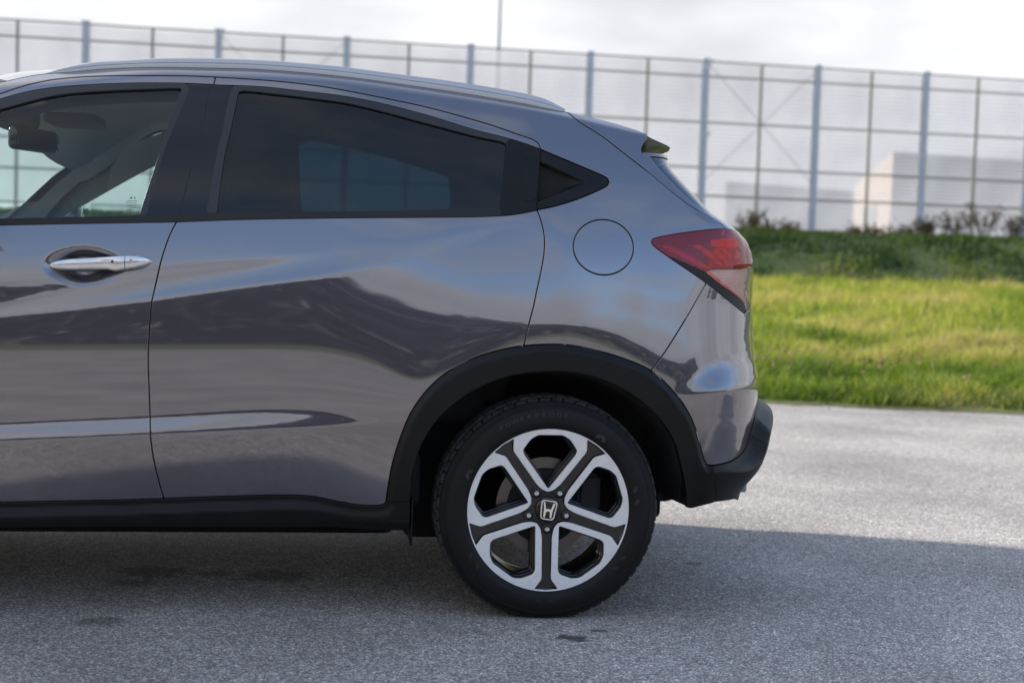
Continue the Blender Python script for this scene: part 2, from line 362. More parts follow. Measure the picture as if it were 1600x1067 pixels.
def panel_data(outer, holes=(), grid=.008, gap=.0029, rim=.012, off=None, bev=.0016, hole_gap=None, rims=True):
    outer = inset_poly(np.asarray(outer), gap)
    holes = [inset_poly(np.asarray(h), -(gap if hole_gap is None else hole_gap)) for h in holes]
    loops = [outer] + holes; pts = []; edges = []
    for lp in loops:
        k = len(pts); pts += list(lp); edges += [(k + i, k + (i + 1) % len(lp)) for i in range(len(lp))]
    lo, hi = outer.min(0), outer.max(0)
    gx, gy = np.meshgrid(np.arange(lo[0], hi[0], grid), np.arange(lo[1], hi[1], grid), indexing='ij')
    q = np.stack([gx.ravel(), gy.ravel()], 1); ok = inside(outer, q)
    for h in holes: ok &= ~inside(h, q)
    q = q[ok]; d = np.full(len(q), 1e9)
    for lp in loops: d = np.minimum(d, seg_dist(lp, q))
    q = q[d > grid * .45]
    allp = np.array(pts + list(q))
    r = delaunay_2d_cdt([Vector(p) for p in allp], edges, [], 0, 1e-6)
    v2 = np.array([(p.x, p.y) for p in r[0]]); f = np.array([t for t in r[2] if len(t) == 3])
    c = v2[f].mean(1); ok = inside(outer, c)
    for h in holes: ok &= ~inside(h, c)
    f = f[ok]
    offs = (lambda s: np.zeros(len(s))) if off is None else ((lambda s: np.full(len(s), float(off))) if not callable(off) else off)
    def pos(sv): return SP(sv) + SN(sv) * offs(sv)[:, None]
    def nrm(sv):
        if off is None or not callable(off): return SN(sv)
        e = 1.5e-3; a = pos(sv + [e, 0]) - pos(sv - [e, 0]); b = pos(sv + [0, e]) - pos(sv - [0, e]); n = np.cross(a, b)
        n /= np.maximum(np.linalg.norm(n, axis=1, keepdims=True), 1e-12); s = np.sign((n * SN(sv)).sum(1, keepdims=True)); return n * np.where(s == 0, 1, s)
    P = pos(v2); N = nrm(v2)
    g = np.cross(P[f[:, 1]] - P[f[:, 0]], P[f[:, 2]] - P[f[:, 0]]); flip = (g * N[f].sum(1)).sum(1) < 0
    f[flip] = f[flip][:, ::-1]
    faces = [tuple(t) for t in f]; PV = [P]; NV = [N]; base = len(P)
    if rims:
        for k, lp in enumerate(loops):
            n2, _ = edge_normals(lp); n2 = n2 if k == 0 else -n2
            p0 = pos(lp); nn = nrm(lp); o3 = SP(lp + n2 * 1e-3) - SP(lp); o3 -= nn * (o3 * nn).sum(1, keepdims=True); o3 /= np.maximum(np.linalg.norm(o3, axis=1, keepdims=True), 1e-9)
            m = len(lp); rings = [(p0, nn), (p0 + o3 * bev * .7 - nn * bev * .35, nn * .72 + o3 * .7), (p0 + o3 * bev - nn * bev * 1.2, o3), (p0 + o3 * bev - nn * rim, o3)]
            for P_, N_ in rings: PV.append(P_); NV.append(N_ / np.linalg.norm(N_, axis=1, keepdims=True))
            for a in range(3):
                for i in range(m):
                    j = (i + 1) % m; A = base + a * m
                    t = (A + i, A + j, A + m + j, A + m + i)
                    faces.append(t)
            base += 4 * m
    PV = np.vstack(PV); NV = np.vstack(NV)
    out = []
    for t in faces:
        if len(t) == 4:
            g = np.cross(PV[t[1]] - PV[t[0]], PV[t[2]] - PV[t[0]])
            if g @ NV[t[0]] + g @ NV[t[2]] < 0: t = t[::-1]
        out.append(t)
    return PV, out, NV
def lower_front(P, k=1.0):
    """The far windscreen pillar and roof corner sit a little lower than the near ones."""
    w = sstep((-1.28 - P[..., 0]) / .30) * sstep((P[..., 2] - 1.10) / .18); P[..., 2] -= .14 * w * k; return P
def mirror_data(d, low=True):
    P, f, N = d; P = P.copy(); N = N.copy()
    if low: lower_front(P)
    P[:, 1] = 2 * CY - P[:, 1]; N[:, 1] *= -1
    return P, [t[::-1] for t in f], N
def join_data(*ds):
    P, F, N, k = [], [], [], 0
    for p, f, n in ds:
        P.append(p); N.append(n); F += [tuple(i + k for i in t) for t in f]; k += len(p)
    return np.vstack(P), F, np.vstack(N)
def put(name, d, material, parent=None, **props): return link(name, mesh(name, *d), parent, material, **props)

def box_data(cx, cy, cz, sx, sy, sz):
    v = [(cx + a * sx / 2, cy + b * sy / 2, cz + c * sz / 2) for a in (-1, 1) for b in (-1, 1) for c in (-1, 1)]
    return v, [(0, 1, 3, 2), (4, 6, 7, 5), (0, 4, 5, 1), (2, 3, 7, 6), (0, 2, 6, 4), (1, 5, 7, 3)]
def bev_box(name, c, s, material, parent=None, bevel=.01, segs=3, rot=None, **props):
    bm = bmesh.new(); bmesh.ops.create_cube(bm, size=1)
    bmesh.ops.scale(bm, vec=s, verts=bm.verts)
    if bevel: bmesh.ops.bevel(bm, geom=bm.edges[:], offset=bevel, segments=segs, affect='EDGES', profile=.5)
    if rot: bmesh.ops.rotate(bm, cent=(0, 0, 0), matrix=Matrix.Rotation(rot[0], 3, rot[1]), verts=bm.verts)
    bmesh.ops.translate(bm, vec=c, verts=bm.verts)
    me = bpy.data.meshes.new(name); bm.to_mesh(me); bm.free(); me.polygons.foreach_set('use_smooth', [bevel > 0] * len(me.polygons))
    if bevel > 0: me.set_sharp_from_angle(angle=math.radians(35))
    return link(name, me, parent, material, **props)
def tube(path, rad, n=12, closed=False, caps=True):
    """Vertices and faces of a round tube along a path; rad may be a list."""
    P = np.asarray(path, float); m = len(P); rad = np.broadcast_to(rad, (m,)); V_ = []; F_ = []
    T = np.gradient(P, axis=0) if not closed else (np.roll(P, -1, 0) - np.roll(P, 1, 0)); T /= np.linalg.norm(T, axis=1, keepdims=True)
    up = np.array([0, 0, 1.]) if abs(T[0][2]) < .9 else np.array([1., 0, 0])
    for p, t, r in zip(P, T, rad):
        a = np.cross(t, up); a /= np.linalg.norm(a); b = np.cross(t, a)
        for k in range(n): w = 2 * math.pi * k / n; V_.append(p + r * (a * math.cos(w) + b * math.sin(w)))
    for i in range(m if closed else m - 1):
        for k in range(n):
            j = (i + 1) % m; F_.append((i * n + k, i * n + (k + 1) % n, j * n + (k + 1) % n, j * n + k))
    if caps and not closed: F_.append(tuple(range(n))[::-1]); F_.append(tuple((m - 1) * n + k for k in range(n)))
    return V_, F_
def lathe(profile, n, centre, mod=None):
    """Revolve (radius, y) points round the y axis through the centre; mod(a, i, r, y) may change them."""
    V_, F_ = [], []; m = len(profile)
    for k in range(n):
        w = 2 * math.pi * k / n
        for i, (r, y) in enumerate(profile):
            if mod: r, y = mod(k, i, r, y)
            V_.append((centre[0] + r * math.cos(w), centre[1] + y, centre[2] + r * math.sin(w)))
    for k in range(n):
        for i in range(m - 1):
            a = k * m + i; b = ((k + 1) % n) * m + i; F_.append((a, a + 1, b + 1, b))
    return V_, F_
def grid_mesh(G, flip=False):
    a, b = G.shape[:2]; F_ = []
    for i in range(a - 1):
        for j in range(b - 1):
            q = (i * b + j, (i + 1) * b + j, (i + 1) * b + j + 1, i * b + j + 1); F_.append(q[::-1] if flip else q)
    return G.reshape(-1, 3), F_
# ================================================================== THE SETTING
FR = np.array([CR[0], CR[1], 0]); FR /= np.linalg.norm(FR); FF = np.array([-FR[1], FR[0], 0]); C0 = np.array([CP[0], CP[1], 0])
def gp(a, d): return C0 + np.multiply.outer(np.asarray(a, float), FR) + np.multiply.outer(np.asarray(d, float), FF)   # a to the right, d ahead
from mathutils import noise as mnoise
def asphalt_material():
    m = mat('asphalt', (.2, .2, .2), .8); nt, ns, L, b = nodes(m)
    def N(t, **k):
        n = ns.new(t)
        for q, w in k.items(): setattr(n, q, w)
        return n
    tc = N('ShaderNodeTexCoord'); co = tc.outputs['Object']
    vor = N('ShaderNodeTexVoronoi'); vor.inputs['Scale'].default_value = 190; L(co, vor.inputs['Vector'])
    sep = N('ShaderNodeSeparateColor'); L(vor.outputs['Color'], sep.inputs[0])
    ramp = N('ShaderNodeValToRGB'); e = ramp.color_ramp.elements; e[0].position = 0; e[0].color = (.175, .158, .145, 1); e[1].position = 1; e[1].color = (.93, .855, .79, 1)
    for p, c in ((.25, (.27, .246, .226)), (.55, (.42, .385, .353)), (.85, (.59, .543, .50))): x = e.new(p); x.color = (*c, 1)
    L(sep.outputs[0], ramp.inputs[0])
    # dark bitumen between the stones
    v2 = N('ShaderNodeTexVoronoi', feature='DISTANCE_TO_EDGE'); v2.inputs['Scale'].default_value = 190; L(co, v2.inputs['Vector'])
    mr = N('ShaderNodeMapRange'); mr.inputs[1].default_value = 0; mr.inputs[2].default_value = .14; mr.inputs[3].default_value = .45; L(v2.outputs[0], mr.inputs[0])
    mul = N('ShaderNodeMix', data_type='RGBA', blend_type='MULTIPLY'); mul.inputs[0].default_value = 1; L(ramp.outputs[0], mul.inputs[6]); L(mr.outputs[0], mul.inputs[7])
    big = N('ShaderNodeTexNoise'); big.inputs['Scale'].default_value = 1.1; big.inputs['Detail'].default_value = 6; L(co, big.inputs['Vector'])
    mb = N('ShaderNodeMapRange'); mb.inputs[1].default_value = .3; mb.inputs[2].default_value = .7; mb.inputs[3].default_value = .72; mb.inputs[4].default_value = 1.2; L(big.outputs[0], mb.inputs[0])
    mid = N('ShaderNodeTexNoise'); mid.inputs['Scale'].default_value = 22; mid.inputs['Detail'].default_value = 4; L(co, mid.inputs['Vector'])
    mm = N('ShaderNodeMapRange'); mm.inputs[1].default_value = .3; mm.inputs[2].default_value = .7; mm.inputs[3].default_value = .84; mm.inputs[4].default_value = 1.14; L(mid.outputs[0], mm.inputs[0])
    m1 = N('ShaderNodeMath', operation='MULTIPLY'); L(mb.outputs[0], m1.inputs[0]); L(mm.outputs[0], m1.inputs[1]); prev = m1.outputs[0]
    # small oil stains, each with a ragged outline
    def ground(px, py): d = ray(px, py); t = -CP[2] / d[2]; return CP + d * t
    for px, py, r, k in ((896, 997, .042, .22), (936, 985, .020, .3), (240, 893, .10, .45), (205, 910, .06, .5), (430, 900, .10, .5), (335, 896, .05, .5), (155, 970, .06, .55), (1085, 880, .03, .5), (1545, 760, .02, .6)):
        g = ground(px, py); sub = N('ShaderNodeVectorMath', operation='SUBTRACT'); sub.inputs[1].default_value = tuple(g); L(co, sub.inputs[0])
        sc = N('ShaderNodeVectorMath', operation='MULTIPLY'); sc.inputs[1].default_value = (.7, 1, 1); L(sub.outputs[0], sc.inputs[0])
        ln = N('ShaderNodeVectorMath', operation='LENGTH'); L(sc.outputs[0], ln.inputs[0])
        wob = N('ShaderNodeMath', operation='MULTIPLY_ADD'); L(mid.outputs[0], wob.inputs[0]); wob.inputs[1].default_value = -r * 2.6; L(ln.outputs['Value'], wob.inputs[2])
        q = N('ShaderNodeMapRange'); q.interpolation_type = 'SMOOTHSTEP'; q.inputs[1].default_value = -r * .75; q.inputs[2].default_value = -r * .25; q.inputs[3].default_value = k; q.inputs[4].default_value = 1; L(wob.outputs[0], q.inputs[0])
        mu = N('ShaderNodeMath', operation='MULTIPLY'); L(prev, mu.inputs[0]); L(q.outputs[0], mu.inputs[1]); prev = mu.outputs[0]
    fin = N('ShaderNodeMix', data_type='RGBA', blend_type='MULTIPLY'); fin.inputs[0].default_value = 1; L(mul.outputs[2], fin.inputs[6]); L(prev, fin.inputs[7])
    L(fin.outputs[2], b.inputs['Base Color'])
    bp = N('ShaderNodeBump'); bp.inputs['Strength'].default_value = .8; bp.inputs['Distance'].default_value = .003; L(v2.outputs[0], bp.inputs['Height'])
    L(bp.outputs[0], b.inputs['Normal'])
    return m
asphalt = asphalt_material()
earth = add_noise(mat('earth', (.08, .08, .03), .95), (.075, .085, .022), (.13, .15, .04), 1.3, 8, .6, 30)
bank_m = add_noise(mat('bank_soil', (.05, .07, .02), .95), (.028, .045, .012), (.06, .085, .02), 1.6, 8, .6, 20)  # darker than the meadow earth: the bank's shade is put into the colour
link('ground', mesh('ground', [tuple(gp(a, d) + [0, 0, -.04]) for a, d in ((-1500, -1500), (1500, -1500), (1500, 1500), (-1500, 1500))], [(0, 1, 2, 3)], smooth=False), None, earth, kind='structure')

def fbm(x, y, s): return mnoise.fractal(Vector((x * s, y * s, 3.7)), 1.0, 2.0, 4)
def edge_d(a): return 11.05 + .10 * math.sin(a * .9) + .16 * fbm(a, 0, .8) - (.0 if a < 3.5 else .10 * (a - 3.5))
n_e = 400; aa = np.linspace(-60, 60, n_e)
V_ = [tuple(gp(a, edge_d(a) + .05)) for a in aa] + [tuple(gp(a, -24)) for a in aa]
link('asphalt', mesh('asphalt', V_, [(i + n_e, i + n_e + 1, i + 1, i) for i in range(n_e - 1)], smooth=False), None, asphalt, kind='structure')
def terr(a, d):
    e = edge_d(a); t = d - e
    z = .02 + .030 * float(sstep(t / .25)) + .80 * float(sstep((t - .2) / 15.5) * .35 + np.clip((t - .3) / 13.6, 0, 1) * .65)
    z += .92 * float(sstep((d - 24.6) / 3.4)) + .035 * fbm(a, d, .7) * min(1, max(t, 0)) + .05 * fbm(a, d, .35) * float(sstep((d - 24) / 3))
    return z - (.06 if t < 0 else 0)
a_s = np.concatenate([np.linspace(-260, -26, 14), np.arange(-25, 25.1, .4), np.linspace(26, 260, 14)])
d_s = [10.9, 11.0, 11.1, 11.2, 11.35, 11.6, 12] + list(np.arange(12.4, 30.5, .4)) + [32, 36, 45, 70, 120, 250, 600]
G = np.zeros((len(a_s), len(d_s), 3))
for i, a in enumerate(a_s):
    for j, d in enumerate(d_s):
        dd = d if j > 6 else edge_d(a) + (d - 11.0); G[i, j] = gp(a, dd); G[i, j, 2] = terr(a, dd) if dd < 31 else 1.78
v, f = grid_mesh(G, True); me = mesh('meadow', v, f); me.materials.append(earth); me.materials.append(bank_m)
me.polygons.foreach_set('material_index', [1 if d_s[k % (len(d_s) - 1)] > 24.3 else 0 for k in range(len(f))]); link('meadow', me, None, kind='structure')

def leaf_material(name, rough=.6, transl=.45):
    m = bpy.data.materials.new(name); m.use_nodes = True; nt = m.node_tree; ns = nt.nodes; L = nt.links.new; b = ns['Principled BSDF']; out = ns['Material Output']
    at = ns.new('ShaderNodeAttribute'); at.attribute_name = 'tint'; L(at.outputs['Color'], b.inputs['Base Color']); b.inputs['Roughness'].default_value = rough; b.inputs['Specular IOR Level'].default_value = .25
    tr = ns.new('ShaderNodeBsdfTranslucent'); hs_ = ns.new('ShaderNodeHueSaturation'); hs_.inputs['Saturation'].default_value = 1.15; hs_.inputs['Value'].default_value = 1.5; L(at.outputs['Color'], hs_.inputs['Color']); L(hs_.outputs[0], tr.inputs[0])
    mx = ns.new('ShaderNodeMixShader'); mx.inputs[0].default_value = transl; L(b.outputs[0], mx.inputs[1]); L(tr.outputs[0], mx.inputs[2]); L(mx.outputs[0], out.inputs[0]); return m
leaf_m = leaf_material('leaves')
def fast_mesh(name, verts, nv_per, tints, tri_idx):
    """Many alike small pieces: verts (n, nv, 3), triangle index pattern, one tint per piece."""
    n = len(verts); me = bpy.data.meshes.new(name); nt_ = len(tri_idx)
    me.vertices.add(n * nv_per); me.vertices.foreach_set('co', verts.reshape(-1).astype(np.float32))
    idx = (np.arange(n)[:, None, None] * nv_per + np.array(tri_idx)[None]).reshape(-1)
    me.loops.add(len(idx)); me.loops.foreach_set('vertex_index', idx.astype(np.int32)); me.polygons.add(n * nt_)
    me.polygons.foreach_set('loop_start', np.arange(0, len(idx), 3, dtype=np.int32)); me.polygons.foreach_set('loop_total', np.full(n * nt_, 3, np.int32))
    me.update(); at = me.attributes.new('tint', 'FLOAT_COLOR', 'POINT')
    c = np.ones((n, nv_per, 4), np.float32); c[:, :, :3] = tints[:, None, :] if tints.ndim == 2 else tints; at.data.foreach_set('color', c.reshape(-1)); me.validate(); return me
def patchy(a, d, s, o): return np.array([mnoise.fractal(Vector((x * s + o, y * s, o)), 1.0, 2.0, 3) for x, y in zip(a, d)])
def blades(name, n, ar, dr, h0, h1, w, cols, seed, lean=.5, dpow=1.0, patch=(.45, 1.6)):
    g = np.random.default_rng(seed); a = g.uniform(ar[0], ar[1], n); d = dr[0] + (dr[1] - dr[0]) * g.random(n) ** dpow
    e = np.array([edge_d(x) for x in a]) if dr[0] < 11.5 else np.full(n, dr[0]); ok = d > e - .05 + .12 * g.random(n); a, d, e = a[ok], d[ok], e[ok]; n = len(a)
    z = np.array([terr(x, y) for x, y in zip(a, d)]); base = gp(a, d); base[:, 2] = z - .01
    p1 = patchy(a, d, patch[0], 1.3); p2 = patchy(a, d, patch[1], 9.1)
    h = (h0 + (h1 - h0) * g.random(n) ** 1.6) * np.clip(1 + 1.1 * p2, .45, 1.9) * np.clip(.55 + (d - e) / .8, .4, 1)
    th = g.uniform(0, 2 * math.pi, n); ld = g.uniform(0, 2 * math.pi, n) * .6 - 1.0; l = h * lean * g.uniform(.2, 1.2, n)
    side = np.stack([np.cos(th), np.sin(th), np.zeros(n)], 1) * (w * g.uniform(.6, 1.5, n))[:, None]; ln = np.stack([np.cos(ld), np.sin(ld), np.zeros(n)], 1) * l[:, None]; up = np.array([0, 0, 1.]) * h[:, None]
    V_ = np.stack([base - side, base + side, base + side * .8 + up * .55 + ln * .35, base - side * .8 + up * .55 + ln * .35, base + up + ln], 1)
    k = np.clip(.5 + 1.5 * p1 + .3 * g.standard_normal(n), 0, .999) * (len(cols) - 1); i = k.astype(int); fr = (k - i)[:, None]; C = np.array(cols)
    t = C[i] * (1 - fr) + C[np.minimum(i + 1, len(cols) - 1)] * fr; t = t * g.uniform(.8, 1.2, n)[:, None]
    return fast_mesh(name, V_, 5, np.clip(t, 0, 1), [(0, 1, 2), (0, 2, 3), (3, 2, 4)])
GREENS = [(.085, .140, .020), (.155, .215, .030), (.245, .280, .050), (.330, .325, .075), (.370, .335, .120)]
link('meadow_grass', blades('meadow_grass', 95000, (.8, 6.4), (10.95, 16), .05, .16, .0035, GREENS, 3, .7, 1.15), None, leaf_m, kind='stuff')
link('far_meadow_grass', blades('far_meadow_grass', 60000, (2.2, 11), (15.5, 24.8), .06, .17, .006, GREENS[1:], 4, .6), None, leaf_m, kind='stuff')
link('side_meadow_grass', blades('side_meadow_grass', 26000, (-14, 3), (10.95, 24.8), .06, .16, .009, GREENS, 6, .6), None, leaf_m, kind='stuff')
DARKG = [(.018, .045, .010), (.035, .075, .014), (.060, .105, .020), (.085, .130, .028), (.12, .14, .04)]  # bank greens darkened to carry the shade on its near slope
link('bank_grass', blades('bank_grass', 52000, (-12, 13), (24.5, 29.6), .04, .13, .014, DARKG, 5, .5, 1.0, (.5, 1.1)), None, leaf_m, kind='stuff')
def leaf_patches(name, centres, n_each, r, h, size, cols, seed):
    g = np.random.default_rng(seed); vs, ts = [], []
    for (a, d) in centres:
        q = g.standard_normal((n_each, 2)) * r; A = a + q[:, 0]; D = d + q[:, 1] * .6; P = gp(A, D); P[:, 2] = [terr(x, y) for x, y in zip(A, D)]; P[:, 2] += h * g.random(n_each) * np.exp(-(q ** 2).sum(1) / (2.5 * r * r))
        u = g.standard_normal((n_each, 3)); u /= np.linalg.norm(u, axis=1, keepdims=True); w = np.cross(u, [0.2, .1, 1]); w /= np.linalg.norm(w, axis=1, keepdims=True); s = (size * g.uniform(.6, 1.4, n_each))[:, None]
        vs.append(np.stack([P - u * s, P + w * s * .5, P + u * s, P - w * s * .5], 1)); ts.append(np.array(cols)[g.integers(0, len(cols), n_each)] * g.uniform(.75, 1.25, n_each)[:, None])
    return fast_mesh(name, np.vstack(vs), 4, np.vstack(ts), [(0, 1, 2), (0, 2, 3)])
g_ = np.random.default_rng(12)
ctr = [(3.15, 12.3), (3.5, 12.6), (2.0, 12.2), (2.2, 13.1), (4.0, 11.9), (3.9, 11.6), (1.9, 11.7), (2.7, 11.5), (4.3, 13.0), (3.3, 14.0)] + [(g_.uniform(1.5, 6), g_.uniform(11.4, 16)) for _ in range(26)]
link('meadow_herbs', leaf_patches('meadow_herbs', ctr, 260, .18, .16, .017, [(.045, .11, .016), (.07, .15, .02), (.10, .18, .03), (.10, .06, .03)], 21), None, leaf_m, kind='stuff')
# pale pink clover heads, too many and too small to count
n = 240; A = np.concatenate([g_.uniform(1.3, 6.4, 150), g_.normal(2.3, .35, 90)]); D = np.concatenate([g_.uniform(11.6, 17, 150), g_.normal(13.2, .6, 90)]); P = gp(A, D); P[:, 2] = [terr(x, y) + .10 + .06 * g_.random() for x, y in zip(A, D)]
octa = np.array([(1, 0, 0), (0, 1, 0), (-1, 0, 0), (0, -1, 0), (0, 0, 1), (0, 0, -1)]) * .011
link('clover_flowers', fast_mesh('clover_flowers', P[:, None] + octa[None] * g_.uniform(.7, 1.3, (n, 1, 1)), 6, np.array([(.50, .30, .36)]) * g_.uniform(.7, 1.2, (n, 1)), [(0, 1, 4), (1, 2, 4), (2, 3, 4), (3, 0, 4), (1, 0, 5), (2, 1, 5), (3, 2, 5), (0, 3, 5)]), None, leaf_m, kind='stuff')

soil_m = add_noise(mat('verge_soil', (.09, .07, .05), .95), (.05, .04, .028), (.16, .13, .09), 14, 6, .8, 60)
aa2 = np.linspace(-14, 9, 700); w1 = np.array([.10 + .10 * fbm(a, 5, 1.7) + .05 * fbm(a, 9, 7) for a in aa2])
V_ = [tuple(gp(a, edge_d(a) + .10) + [0, 0, .006]) for a in aa2] + [tuple(gp(a, edge_d(a) - max(w, .005)) + [0, 0, .004]) for a, w in zip(aa2, w1)]
link('verge_soil', mesh('verge_soil', V_, [(i + 700, i + 701, i + 1, i) for i in range(699)], smooth=False), None, soil_m, kind='structure')
n = 900; A = g_.uniform(-12, 8, n); off_ = np.abs(g_.normal(0, .35, n)); D = np.array([edge_d(a) for a in A]) - off_; P = gp(A, D); P[:, 2] = .008
n3 = 260; P3 = np.stack([g_.uniform(-2, 4, n3), g_.uniform(-1, 5.5, n3), np.full(n3, .005)], 1); P = np.vstack([P, P3]); n += n3
u = g_.standard_normal((n, 3)) * [1, 1, .15]; u /= np.linalg.norm(u, axis=1, keepdims=True); w = np.cross(u, [0, 0, 1]); s = np.concatenate([g_.uniform(.008, .022, n - n3), g_.uniform(.002, .006, n3)])[:, None]
link('litter', fast_mesh('litter', np.stack([P - u * s, P + w * s * .35 + [0, 0, .003], P + u * s, P - w * s * .35], 1), 4, np.array([(.12, .08, .04), (.20, .16, .09), (.09, .10, .03)])[g_.integers(0, 3, n)], [(0, 1, 2), (0, 2, 3)]), None, leaf_m, kind='stuff')
link('edge_tufts', blades('edge_tufts', 9000, (-4, 6.6), (10.85, 11.35), .06, .20, .0045, [(.05, .09, .015), (.11, .16, .03), (.22, .21, .07), (.26, .22, .11)], 31, 1.3, 1.0, (1.2, 2.8)), None, leaf_m, kind='stuff')

# --- the tall glazed barrier on the bank
n0 = CP + ray(800, 410) * 30; n0[2] = 0
al = math.atan(2222 / 11134.); DR = FR * math.cos(al) + FF * math.sin(al); DN = np.array([-DR[1], DR[0], 0])
def on_fence(px, py): d = ray(px, py); t = ((n0 - CP) @ DN) / (d @ DN); P = CP + d * t; return (P - n0) @ DR, P[2]
def fpt(s, z, o=0.): p = n0 + DR * s + DN * o; return (p[0], p[1], z)
galv = add_noise(mat('galvanised', (.25, .28, .32), .45, .1), (.44, .48, .54), (.54, .58, .64), 6, 3)
frame_m = mat('frame_olive', (.30, .29, .25), .5, .1); wire_m = mat('wire', (.2, .2, .2), .5, .5)
sheet = bpy.data.materials.new('barrier_sheet'); sheet.use_nodes = True
def sheet_nodes():
    nt = sheet.node_tree; ns = nt.nodes; L = nt.links.new; b = ns['Principled BSDF']; out = ns['Material Output']
    b.inputs['Base Color'].default_value = (.66, .66, .70, 1); b.inputs['Roughness'].default_value = .25
    tr = ns.new('ShaderNodeBsdfTranslucent'); tr.inputs[0].default_value = (.60, .60, .64, 1); tp = ns.new('ShaderNodeBsdfTransparent'); tp.inputs[0].default_value = (.93, .94, .97, 1)
    m1 = ns.new('ShaderNodeMixShader'); m1.inputs[0].default_value = .55; L(b.outputs[0], m1.inputs[1]); L(tr.outputs[0], m1.inputs[2])
    n = ns.new('ShaderNodeTexNoise'); n.inputs['Scale'].default_value = .55; n.inputs['Detail'].default_value = 3; tc = ns.new('ShaderNodeTexCoord'); L(tc.outputs['Object'], n.inputs[0])
    mr = ns.new('ShaderNodeMapRange'); mr.inputs[1].default_value = .3; mr.inputs[2].default_value = .7; mr.inputs[3].default_value = .20; mr.inputs[4].default_value = .40; L(n.outputs[0], mr.inputs[0])
    m2 = ns.new('ShaderNodeMixShader'); L(mr.outputs[0], m2.inputs[0])
    cr = ns.new('ShaderNodeValToRGB'); cr.color_ramp.elements[0].position = .32; cr.color_ramp.elements[1].position = .68; cr.color_ramp.elements[0].color = (.70, .70, .73, 1); cr.color_ramp.elements[1].color = (.42, .42, .47, 1)
    n4 = ns.new('ShaderNodeTexNoise'); n4.inputs['Scale'].default_value = .35; n4.inputs['Detail'].default_value = 4; L(tc.outputs['Object'], n4.inputs[0]); L(n4.outputs[0], cr.inputs[0]); L(cr.outputs[0], b.inputs['Base Color']); L(cr.outputs[0], tr.inputs[0]); L(m1.outputs[0], m2.inputs[1]); L(tp.outputs[0], m2.inputs[2]); L(m2.outputs[0], out.inputs[0])
sheet_nodes()
base_z = 1.86
fence = empty('barrier_fence', fpt(0, base_z), label='tall barrier of translucent ribbed sheets between grey steel posts on the grassy bank', category='fence')
inv = Matrix.Translation(Vector(fence.location)).inverted()
def fence_part(name, V_, F_, m, smooth=False, **kw):
    L0 = np.array(fence.location); me = mesh(name, np.asarray(V_, float) - L0, F_, smooth=smooth); return link(name, me, fence, m, **kw)
def beam(s0, s1, z0, z1, o0, o1):
    v = [fpt(s, z, o) for s in (s0, s1) for o in (o0, o1) for z in (z0, z1)]; return v, [(0, 1, 3, 2), (4, 6, 7, 5), (0, 4, 5, 1), (2, 3, 7, 6), (0, 2, 6, 4), (1, 5, 7, 3)]
SP0, PITCH = -8.70 - 13 * 2.559, 2.559; NP_ = 31
RZ = [5.465, 5.148, 4.17, 3.205, 2.603, 1.93]
post_me = None
for i in range(NP_):
    s = SP0 + PITCH * i
    # an I-section: two flanges and a web, with a cap
    V_, F_ = [], []
    for (s0, s1, o0, o1, z1) in ((-.065, .065, -.13, -.118, 5.50), (-.065, .065, -.002, .010, 5.50), (-.006, .006, -.118, -.002, 5.498), (-.075, .075, -.14, .02, 5.525)):
        z0 = base_z - .25 if z1 < 5.51 else 5.502
        v, f = beam(s0, s1, z0, z1, o0, o1); b_ = len(V_); V_ += v; F_ += [tuple(b_ + q for q in t) for t in f]
    if post_me is None:
        o = fence_part('post', V_, F_, galv); post_me = o.data; o.location = Vector(DR * s)
    else:
        o = bpy.data.objects.new('post', post_me); COL.objects.link(o); o.parent = fence; o.location = Vector(DR * s)
mull_me = None
for i in range(NP_ - 1):
    s = SP0 + PITCH * (i + .5)
    if mull_me is None: v, f = beam(-.028, .028, base_z - .1, 5.45, -.06, -.012); o = fence_part('mullion', v, f, frame_m); mull_me = o.data; o.location = Vector(DR * s)
    else: o = bpy.data.objects.new('mullion', mull_me); COL.objects.link(o); o.parent = fence; o.location = Vector(DR * s)
for r, z in enumerate(RZ):
    hh_ = .022 if r else .018
    for i in range(NP_ - 1):
        if i == 0: v, f = beam(.067, PITCH - .067, z - hh_, z + hh_, -.075, -.062); rm = fence_part('rail', v, f, frame_m); rm.location = Vector(DR * SP0)
        else: o = bpy.data.objects.new('rail', rm.data); COL.objects.link(o); o.parent = fence; o.location = Vector(DR * (SP0 + PITCH * i))
for r in range(5):
    z1, z0 = RZ[r] - .024, RZ[r + 1] + .024; nr = max(2, int(round((z1 - z0) / .085))); V_ = []
    wv = PITCH / 2 - .1
    zz = np.linspace(z0, z1, nr * 4 + 1)
    for z, k in zip(zz, range(len(zz))):
        o_ = .013 * math.sin(k * math.pi / 2); V_ += [fpt(0, z, o_), fpt(wv, z, o_)]
    F_ = [(2 * k, 2 * k + 1, 2 * k + 3, 2 * k + 2) for k in range(len(zz) - 1)]
    first = None
    for i in range(NP_ - 1):
        for h_ in (0, 1):
            s = SP0 + PITCH * i + (.068 if h_ == 0 else PITCH / 2 + .032)
            if first is None: first = fence_part('sheet', V_, F_, sheet, smooth=True); o = first
            else: o = bpy.data.objects.new('sheet', first.data); COL.objects.link(o); o.parent = fence
            o.location = Vector(DR * s)
